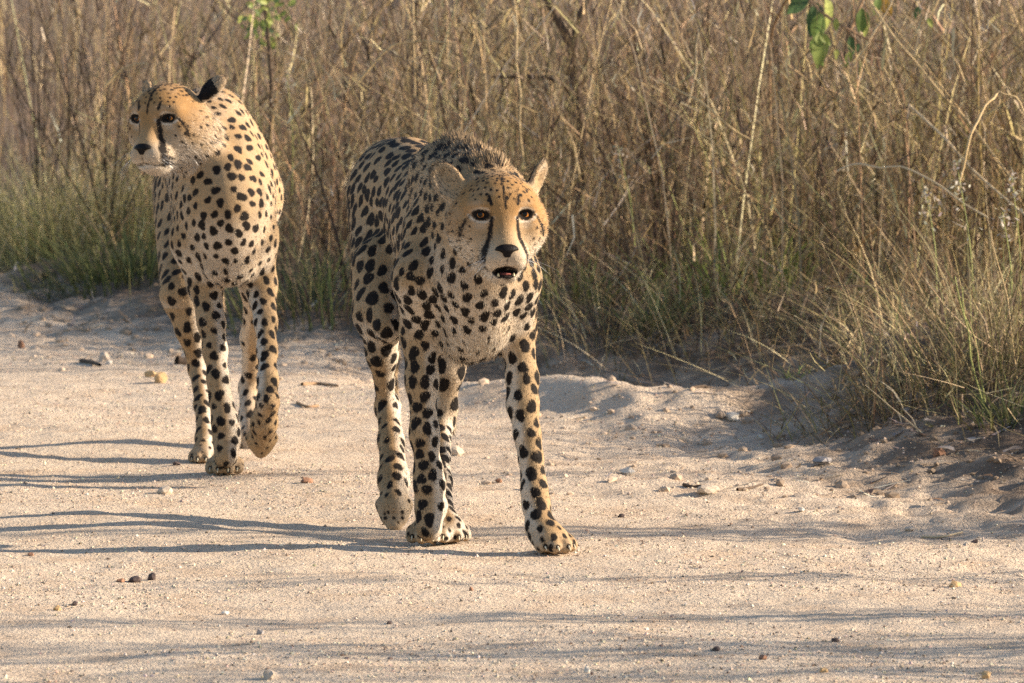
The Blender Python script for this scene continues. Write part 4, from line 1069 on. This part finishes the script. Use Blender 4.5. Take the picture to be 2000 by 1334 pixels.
# leafy bush at the top left
bp = np.array([P(510, 0, 18.9)[0], 18.9, 0.0]); bp[2] = gz(bp[0], bp[1])
sb = empty("leafy_bush", bp); tag(sb, "bright green leafy bush in the tall grass at the top left", "bush")
tube("stem", [bp, bp + np.array([0.03, 0, 0.55]), bp + np.array([-0.02, 0.02, 1.15]), bp + np.array([0.05, 0.02, 1.6])], .007, .004, M_BARK, sb, bp)
tube("branch", [bp + np.array([0.0, 0, 0.8]), bp + np.array([0.06, 0.02, 1.0]), bp + np.array([0.12, -0.02, 1.35])], .006, .003, M_BARK, sb, bp)
for i in range(110):
    x = RNG.normal(512, 26); y = RNG.uniform(-130, 85)
    put_leaf(sb, P(x, y, 18.85 + RNG.normal(0, .08)), RNG.uniform(.018, .042), (RNG.normal(0, .6), RNG.normal(0, .4), -RNG.uniform(0.2, 1)), int(RNG.choice([0, 1, 2, 2, 3])), RNG.normal(0, .7))
# sapling behind the grass
bp = np.array([P(1125, 0, 18.4)[0], 18.4, 0.0]); bp[2] = gz(bp[0], bp[1])
sp_ = empty("sapling", bp); tag(sp_, "dark-barked forked sapling standing in the grass behind the front cheetah", "tree")
fk = P(1118, 95, 18.4)
tube("trunk", [bp, P(1140, 330, 18.45), P(1128, 210, 18.4), fk], .019, .016, M_BARK, sp_, bp, 8)
tube("branch", [fk, P(1080, 20, 18.4), P(1040, -60, 18.4), P(1000, -260, 18.5)], .015, .008, M_BARK, sp_, bp)
tube("branch", [fk, P(1135, 30, 18.4), P(1165, -40, 18.45), P(1200, -220, 18.5)], .015, .008, M_BARK, sp_, bp)
tube("branch", [P(1128, 190, 18.4), P(1080, 155, 18.3), P(1030, 150, 18.3), P(960, 150, 18.3)], .009, .005, M_BARK, sp_, bp)
tube("branch", [P(1150, -20, 18.4), P(1110, -120, 18.4), P(1090, -260, 18.4)], .009, .005, M_BARK, sp_, bp)
cb = Bag(); n = 700
cc = np.array([P(1000, -270, 18.5), P(1200, -240, 18.5), P(1090, -300, 18.4), P(1130, -190, 18.5)])[RNG.integers(0, 4, n)] + RNG.normal(0, 1, (n, 3)) * np.array([.16, .16, .10])
cb.add(ribbons(cc, RNG.normal(0, 1, (n, 3)), RNG.uniform(.03, .06, n), RNG.uniform(.015, .03, n), RNG.normal(0, .3, (n, 3)), 2, pal(n, GREEN[:3], .3)))
cr = cb.build("crown", M_LEAF); cr.data.transform(Matrix.Translation(-Vector(bp))); cr.parent = sp_; cr["kind"] = "stuff"
# leafless dark shrubs standing in the grass
for (px, d, n, h, label) in ((215, 19.6, 22, 1.45, "dark leafless shrub in the grass above the rear cheetah's head"), (90, 20.2, 20, 1.5, "dark leafless shrub in the upper left corner of the grass"),
                             (1300, 18.0, 16, 1.25, "dark twiggy shrub in the tall grass right of the sapling"), (1560, 17.9, 16, 1.2, "dark twiggy shrub in the grass below the green leaves at right"), (655, 19.3, 16, 1.3, "dark twiggy shrub in the grass between the two cheetahs' heads")):
    c = np.array([P(px, 0, d)[0], d, 0.0]); c[2] = gz(c[0], c[1]); bg = Bag()
    pos = c + RNG.normal(0, 0.03, (n, 3)) * np.array([1, 1, 0])
    a = RNG.uniform(0, 6.283, n); m = np.abs(RNG.normal(0, 0.42, n)); dd = np.stack([np.cos(a) * m, np.sin(a) * m, np.ones(n)], -1); L = RNG.uniform(.5, 1, n) * h
    be = RNG.normal(0, .12, (n, 3)); bg.add(ribbons(pos, dd, L, RNG.uniform(.003, .008, n), be, 5, pal(n, [(.055, .038, .03), (.09, .062, .045)], .2)))
    for k_ in range(9):
        t = RNG.uniform(.3, .95, n); pp = pos + nrm(dd) * (L * t)[:, None] + be * (L * t * t)[:, None]
        bg.add(ribbons(pp, RNG.normal(0, 1, (n, 3)) + np.array([0, 0, .8]), RNG.uniform(.08, .28, n), RNG.uniform(.003, .006, n), RNG.normal(0, .3, (n, 3)), 3, pal(n, [(.07, .048, .036), (.12, .085, .06)], .25)))
    tag(bg.build("dead_shrub", M_GRASS, loc=c), label, "shrub", "dark leafless shrubs in the grass")
# weeds with white flower heads at the right
def weed(label, base, top, n, spread, name="flowering_weed"):
    b = P(*base); t = P(*top); o = empty(name, b); tag(o, label, "weed", "weeds with small white flower heads")
    tube("stem", [b, (b + t) / 2 + np.array([0.01, 0, 0]), t], .0018, .001, M_STEMG, o, b)
    bg = Bag(); u = RNG.uniform(0, 1, n) ** 1.3
    p = t[None] + (b - t)[None] * (u * 0.28)[:, None] + RNG.normal(0, 1, (n, 3)) * spread * (0.4 + u)[:, None]
    bg.add(ribbons(p, RNG.normal(0, 1, (n, 3)), RNG.uniform(.006, .011, n), RNG.uniform(.005, .009, n), RNG.normal(0, .1, (n, 3)), 1, pal(n, [(.52, .48, .42), (.42, .37, .30), (.34, .31, .23)], .12), tipw=.8))
    f = bg.build("flower_head", M_LEAF); f.data.transform(Matrix.Translation(-Vector(b))); f.parent = o; f["kind"] = "stuff"
weed("weed with white flower heads below the drooping golden seed stalk", (1905, 640, 15.1), (1868, 315, 15.2), 60, .014)
weed("tall weed with white flower heads at the right picture edge", (1992, 640, 14.6), (1976, 345, 14.6), 60, .012)
weed("weed with grey-white flower heads left of the drooping golden stalk", (1830, 600, 15.5), (1808, 372, 15.6), 55, .014)
weed("low weed with white flower heads in the rightmost clump", (1975, 640, 14.3), (1958, 415, 14.4), 40, .014)
weed("pale weed heads in the tall grass right of the front cheetah's ear", (1240, 480, 17.0), (1205, 285, 17.0), 40, .014)
weed("pale blurred weed heads in the grass between the two cheetahs", (570, 380, 18.6), (560, 145, 18.6), 60, .025)
# ------------------------------------------------------------------ gravel, stones, leaves, sticks
def gravel(name, n, x0, x1, y0, y1, smin, smax, cols, keep=None):
    x = RNG.uniform(x0, x1, n); y = y0 + (y1 - y0) * RNG.uniform(0, 1, n) ** 1.25
    k = np.abs(x) < 0.0875 * y + 0.12
    if keep is not None: k &= RNG.uniform(0, 1, n) < keep(x, y)
    x, y = x[k], y[k]; n = len(x)
    s = smin * (smax / smin) ** (RNG.uniform(0, 1, n) ** 2.2)
    z = ground_z(x, y) + s * 0.15
    oct_ = np.array([(1, 0, 0), (0, 1, 0), (-1, 0, 0), (0, -1, 0), (0, 0, .75), (0, 0, -.6)], float)
    v = oct_[None] * RNG.uniform(0.6, 1.25, (n, 6, 1)) + RNG.normal(0, .16, (n, 6, 3))
    a = RNG.uniform(0, 6.28, n); c, sn = np.cos(a)[:, None], np.sin(a)[:, None]
    v = np.stack([v[..., 0] * c - v[..., 1] * sn, v[..., 0] * sn + v[..., 1] * c, v[..., 2]], -1) * s[:, None, None] + np.stack([x, y, z], -1)[:, None]
    t = np.array([(0, 1, 4), (1, 2, 4), (2, 3, 4), (3, 0, 4), (1, 0, 5), (2, 1, 5), (3, 2, 5), (0, 3, 5)])
    tr = (np.arange(n)[:, None, None] * 6 + t[None]).reshape(-1, 3)
    col = np.repeat(pal(n, cols, .2), 6, 0)
    o = mesh_arrays(name, v.reshape(-1, 3), tris=tr, mat=M_GRAVEL, colors=col, smooth=False)
    return o
M_GRAVEL = tint_mat("gravel_grain", 0.0, 0.9, 0.2)
g1 = gravel("gravel", 105000, -1.9, 1.9, 9.8, 17.0, .0013, .0045, [(.56, .45, .34), (.62, .51, .39), (.50, .39, .29), (.66, .56, .44), (.22, .16, .12), (.54, .43, .33)], lambda x, y: (1 - 0.5 * ss(edge_dist(x, y), -.5, .3)) * (0.25 + 0.75 * ss(fbm(x * 1.6 + y * .5, y * 3.4, 3, 71), .33, .52)))
tag(g1, "coarse sand and fine gravel strewn over the dirt road", "gravel", kind="stuff")
# leaf and straw litter at the road edge
b = Bag(); n = 4200
x = RNG.uniform(-2.0, 1.7, n); y = RNG.uniform(12.8, 20, n); e = edge_dist(x, y)
k = (e > -0.9) & (e < 0.5) & (RNG.uniform(0, 1, n) < 0.25 + 0.75 * ss(e, -0.7, 0)); x, y = x[k], y[k]; n = len(x)
pz = np.stack([x, y, ground_z(x, y) + 0.004], -1); a = RNG.uniform(0, 6.28, n)
b.add(ribbons(pz, np.stack([np.cos(a), np.sin(a), RNG.normal(.05, .15, n)], -1), RNG.uniform(.015, .10, n), RNG.uniform(.002, .012, n), RNG.normal(0, .15, (n, 3)), 2,
              pal(n, [(.30, .21, .13), (.44, .36, .26), (.18, .12, .08), (.52, .46, .40), (.36, .30, .26)], .2), wdir=np.stack([-np.sin(a), np.cos(a), 0 * a], -1), tipw=.4))
lit = b.build("leaf_litter", M_GRASS); tag(lit, "dry leaf and straw litter along the foot of the grass", "litter", kind="stuff")

# clods of earth along the broken road edge
CL = [stone_data(50 + i, 1) for i in range(5)]
cv, ct = [], []
for me in CL:
    a = np.zeros(len(me.vertices) * 3, np.float32); me.vertices.foreach_get("co", a); cv.append(a.reshape(-1, 3))
    ct.append(np.array([list(q.vertices) for q in me.polygons]))
V = []; T = []; K = []; off = 0; n = 5200
x = RNG.uniform(-2.0, 1.6, n); y = RNG.uniform(13.0, 20.5, n); e = edge_dist(x, y)
k = (e > -1.25) & (e < 0.35) & (RNG.uniform(0, 1, n) < 0.25 + 0.75 * ss(e, -1.2, -0.3)); x, y, e = x[k], y[k], e[k]
z = ground_z(x, y)
for i in range(len(x)):
    j = i % 5; s = .004 * (4.2 ** (random.random() ** 2.4)); a = random.uniform(0, 6.28)
    v = cv[j] * np.array([s * random.uniform(.8, 1.4), s, s * .75]); c_, s_ = math.cos(a), math.sin(a)
    V.append(np.stack([v[:, 0] * c_ - v[:, 1] * s_ + x[i], v[:, 0] * s_ + v[:, 1] * c_ + y[i], v[:, 2] + z[i] + s * .2], -1)); T.append(ct[j] + off); off += len(v)
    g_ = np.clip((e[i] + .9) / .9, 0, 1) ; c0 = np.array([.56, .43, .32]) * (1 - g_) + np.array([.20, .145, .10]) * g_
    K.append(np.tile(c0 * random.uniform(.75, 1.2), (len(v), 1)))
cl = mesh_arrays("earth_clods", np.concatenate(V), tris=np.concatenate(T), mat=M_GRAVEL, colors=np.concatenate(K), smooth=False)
tag(cl, "clods of dry earth along the broken edge of the road", "clods", kind="stuff")

STONES = [stone_data(i, 2) for i in range(6)]
def stone(px, py, w, h, col, label, k=None):
    c = G(px, py); c[2] = gz(c[0], c[1]); s = c[1] / FPX
    me = STONES[(px * 7 + py) % 6 if k is None else k].copy(); me.materials.append(stone_mat(col))
    o = bpy.data.objects.new("stone", me); COL.objects.link(o)
    o.scale = (w * s * .55, w * s * .5, h * s * .55); o.rotation_euler = (0, 0, px * 1.3)
    o.location = (c[0], c[1], c[2] + h * s * .30)
    return tag(o, label, "stone", "loose stones on the road")
WHT, PALE, TANS, RED, DRK, GRY, ORG = (.68, .62, .54), (.56, .46, .36), (.46, .33, .22), (.30, .16, .10), (.09, .065, .06), (.34, .31, .30), (.55, .36, .18)
for a in (
    (1225, 926, 26, 18, WHT, "small white pointed stone on the road right of the front cheetah's foreleg"),
    (1430, 828, 28, 20, WHT, "pale stone on the slope of the berm below the sunlit sand"),
    (1382, 970, 42, 18, PALE, "flat pale stone on the road below the ditch, right of centre"),
    (892, 890, 24, 24, PALE, "pointed pale stone just right of the front cheetah's hind leg"),
    (526, 1327, 32, 22, PALE, "rounded pale stone at the bottom edge of the picture"),
    (320, 960, 32, 20, PALE, "rounded tan stone on the road left of the rear cheetah's front paw"),
    (600, 945, 24, 14, RED, "red-brown stone on the road between the two cheetahs"),
    (262, 1132, 26, 15, DRK, "larger of two dark stones side by side in the left foreground"),
    (296, 1128, 17, 18, DRK, "smaller upright dark stone beside a larger dark one in the left foreground"),
    (236, 1133, 20, 8, RED, "flat reddish stone left of the two dark stones in the left foreground"),
    (346, 910, 16, 9, DRK, "dark stone left of the rear cheetah's hind paw"),
    (1866, 1143, 22, 18, ORG, "tan stone on the sunlit road near the right edge"),
    (1832, 921, 26, 26, RED, "rounded reddish stone in the leaf litter under the right-hand grass"),
    (1606, 914, 38, 15, GRY, "flat grey stone at the foot of the low grass tangle"),
    (1145, 1314, 13, 15, WHT, "small white stone at the bottom of the picture right of centre"),
    (1400, 1274, 15, 11, DRK, "dark stone in the shaded band at the bottom right of centre"),
    (1632, 1249, 17, 9, DRK, "flat dark stone in the shaded band at lower right"),
    (1490, 1294, 17, 12, RED, "reddish stone at the lower edge of the shaded band, right foreground"),
    (1925, 1323, 20, 18, ORG, "orange-tan stone in the bottom right corner"),
    (1608, 1319, 18, 11, ORG, "small yellow stone near the bottom edge at right"),
    (146, 1186, 12, 11, DRK, "dark stone beside an orange one in the left foreground"),
    (112, 1196, 17, 12, ORG, "small orange stone in the left foreground beside a dark one"),
    (507, 1238, 15, 12, GRY, "grey stone in the shaded foreground left of centre"),
    (975, 937, 15, 9, RED, "small brown stone on the road between the front cheetah's legs"),
    (314, 748, 24, 26, ORG, "upright yellow stone at the road edge left of the rear cheetah's legs"),
    (294, 738, 24, 15, ORG, "low yellow stone beside an upright one left of the rear cheetah's legs"),
    (42, 680, 14, 22, RED, "reddish upright stone at the far left road edge"),
    (203, 704, 24, 24, PALE, "pinkish stone on the far road edge above the dark stick"),
    (214, 715, 13, 9, WHT, "tiny blue-white chip beside the dark stick at the far left"),
    (1520, 835, 18, 10, TANS, "small tan stone on top of the berm"),
    (1775, 1035, 22, 9, PALE, "flat pale stone on the shaded road at right"),
    (1288, 862, 14, 9, TANS, "small tan stone on the slope behind the front cheetah's foreleg"),
    (440, 1195, 14, 9, WHT, "small white pebble in the foreground left of the front cheetah"),
    (920, 1157, 10, 9, RED, "small brown pebble below the front cheetah's paws"),
    (1565, 1005, 14, 8, WHT, "small white pebble at the edge of the shaded band at right"),
    (60, 1080, 12, 8, RED, "small red pebble at the far left of the road"),
    (760, 1215, 12, 8, DRK, "small dark pebble straight below the front cheetah's hind paw"),
    (1215, 1010, 15, 9, DRK, "small dark pebble on the road right of the front cheetah's forward paw"),
): stone(*a)
# fallen leaves one can pick out at the right
FL = [leaf_mesh("fallen_leaf", 1, 0.6, M_LEAF, c, 0.35) for c in ((.50, .44, .40), (.30, .20, .14), (.42, .36, .32), (.10, .07, .06))]
def fleaf(px, py, L, ang, k, label, up=0.1):
    c = G(px, py); s = c[1] / FPX
    o = bpy.data.objects.new("fallen_leaf", FL[k]); COL.objects.link(o)
    o.scale = (L * s,) * 3; o.rotation_euler = (up + .25, RNG.normal(0, .2), ang); o.location = (c[0], c[1], gz(c[0], c[1]) + .008)
    return tag(o, label, "fallen leaf", "fallen leaves beside the right-hand grass")
for a in (
    (1865, 925, 42, 1.1, 0, "grey fallen leaf left of a pair beside the rightmost grass"),
    (1902, 918, 36, .4, 0, "upper grey fallen leaf of a pair beside the rightmost grass"),
    (1890, 932, 34, -1.2, 2, "lower grey fallen leaf of a pair beside the rightmost grass"),
    (1745, 897, 44, -.8, 2, "large grey fallen leaf under the low grass tangle"),
    (1712, 902, 30, .5, 3, "dark curled fallen leaf under the low grass tangle"),
    (1640, 842, 30, 1.4, 0, "pale fallen leaf at the left end of the low grass tangle"),
    (1770, 872, 32, .2, 0, "whitish fallen leaf half hidden in the low grass tangle"),
    (1825, 895, 30, 2.2, 2, "grey leaf lying behind the reddish round stone"),
    (1960, 945, 46, -1.0, 2, "long grey leaf at the right edge below the small green tuft"),
    (1908, 1060, 24, .3, 3, "dark curled leaf alone on the sunlit road near the right edge"),
    (1940, 960, 26, 1.9, 1, "brown fallen leaf near the right edge below the grass"),
    (1845, 985, 30, 1.4, 1, "brown fallen leaf on the shaded road below the grass at right"),
    (1700, 965, 28, .1, 3, "dark fallen leaf on the shaded road at right, above the sunlit part"),
): fleaf(*a)
def stick(label, pts, r0, r1, mat, name="stick"):
    w = [G(px, py) for px, py in pts]
    for p in w: p[2] = gz(p[0], p[1]) + r0 * .8
    return tag(tube(name, w, r0, r1, mat, loc=w[0]), label, "stick", "sticks lying on the ground")
stick("dark stick on the far road edge left of the rear cheetah", [(158, 707), (178, 713), (195, 720)], .007, .005, M_BARK)
stick("thick dark piece of wood beside the rear cheetah's hind leg", [(345, 712), (362, 711), (378, 708)], .014, .011, M_BARK)
stick("pale straw lying on the sandy slope right of the front cheetah's foreleg", [(1335, 958), (1352, 960), (1370, 961)], .004, .003, M_BARK)
stick("dark twig lying on the road beyond the shaded band at right", [(1440, 966), (1465, 962), (1490, 952)], .004, .002, M_BARK)
stick("long thin pale twig on the road at right", [(1800, 1040), (1840, 1041), (1880, 1036)], .003, .002, M_STRAWP)
stick("short brown twig on the sand left of the front cheetah's hind leg", [(580, 792), (600, 798), (622, 795)], .004, .003, M_STRAWB)
stick("brown twig at the road edge between the two cheetahs", [(590, 752), (620, 748), (660, 752)], .005, .003, M_STRAWB)
stick("dark twig on the slope above the flat pale stone", [(1350, 815), (1372, 812), (1400, 806)], .004, .002, M_BARK)
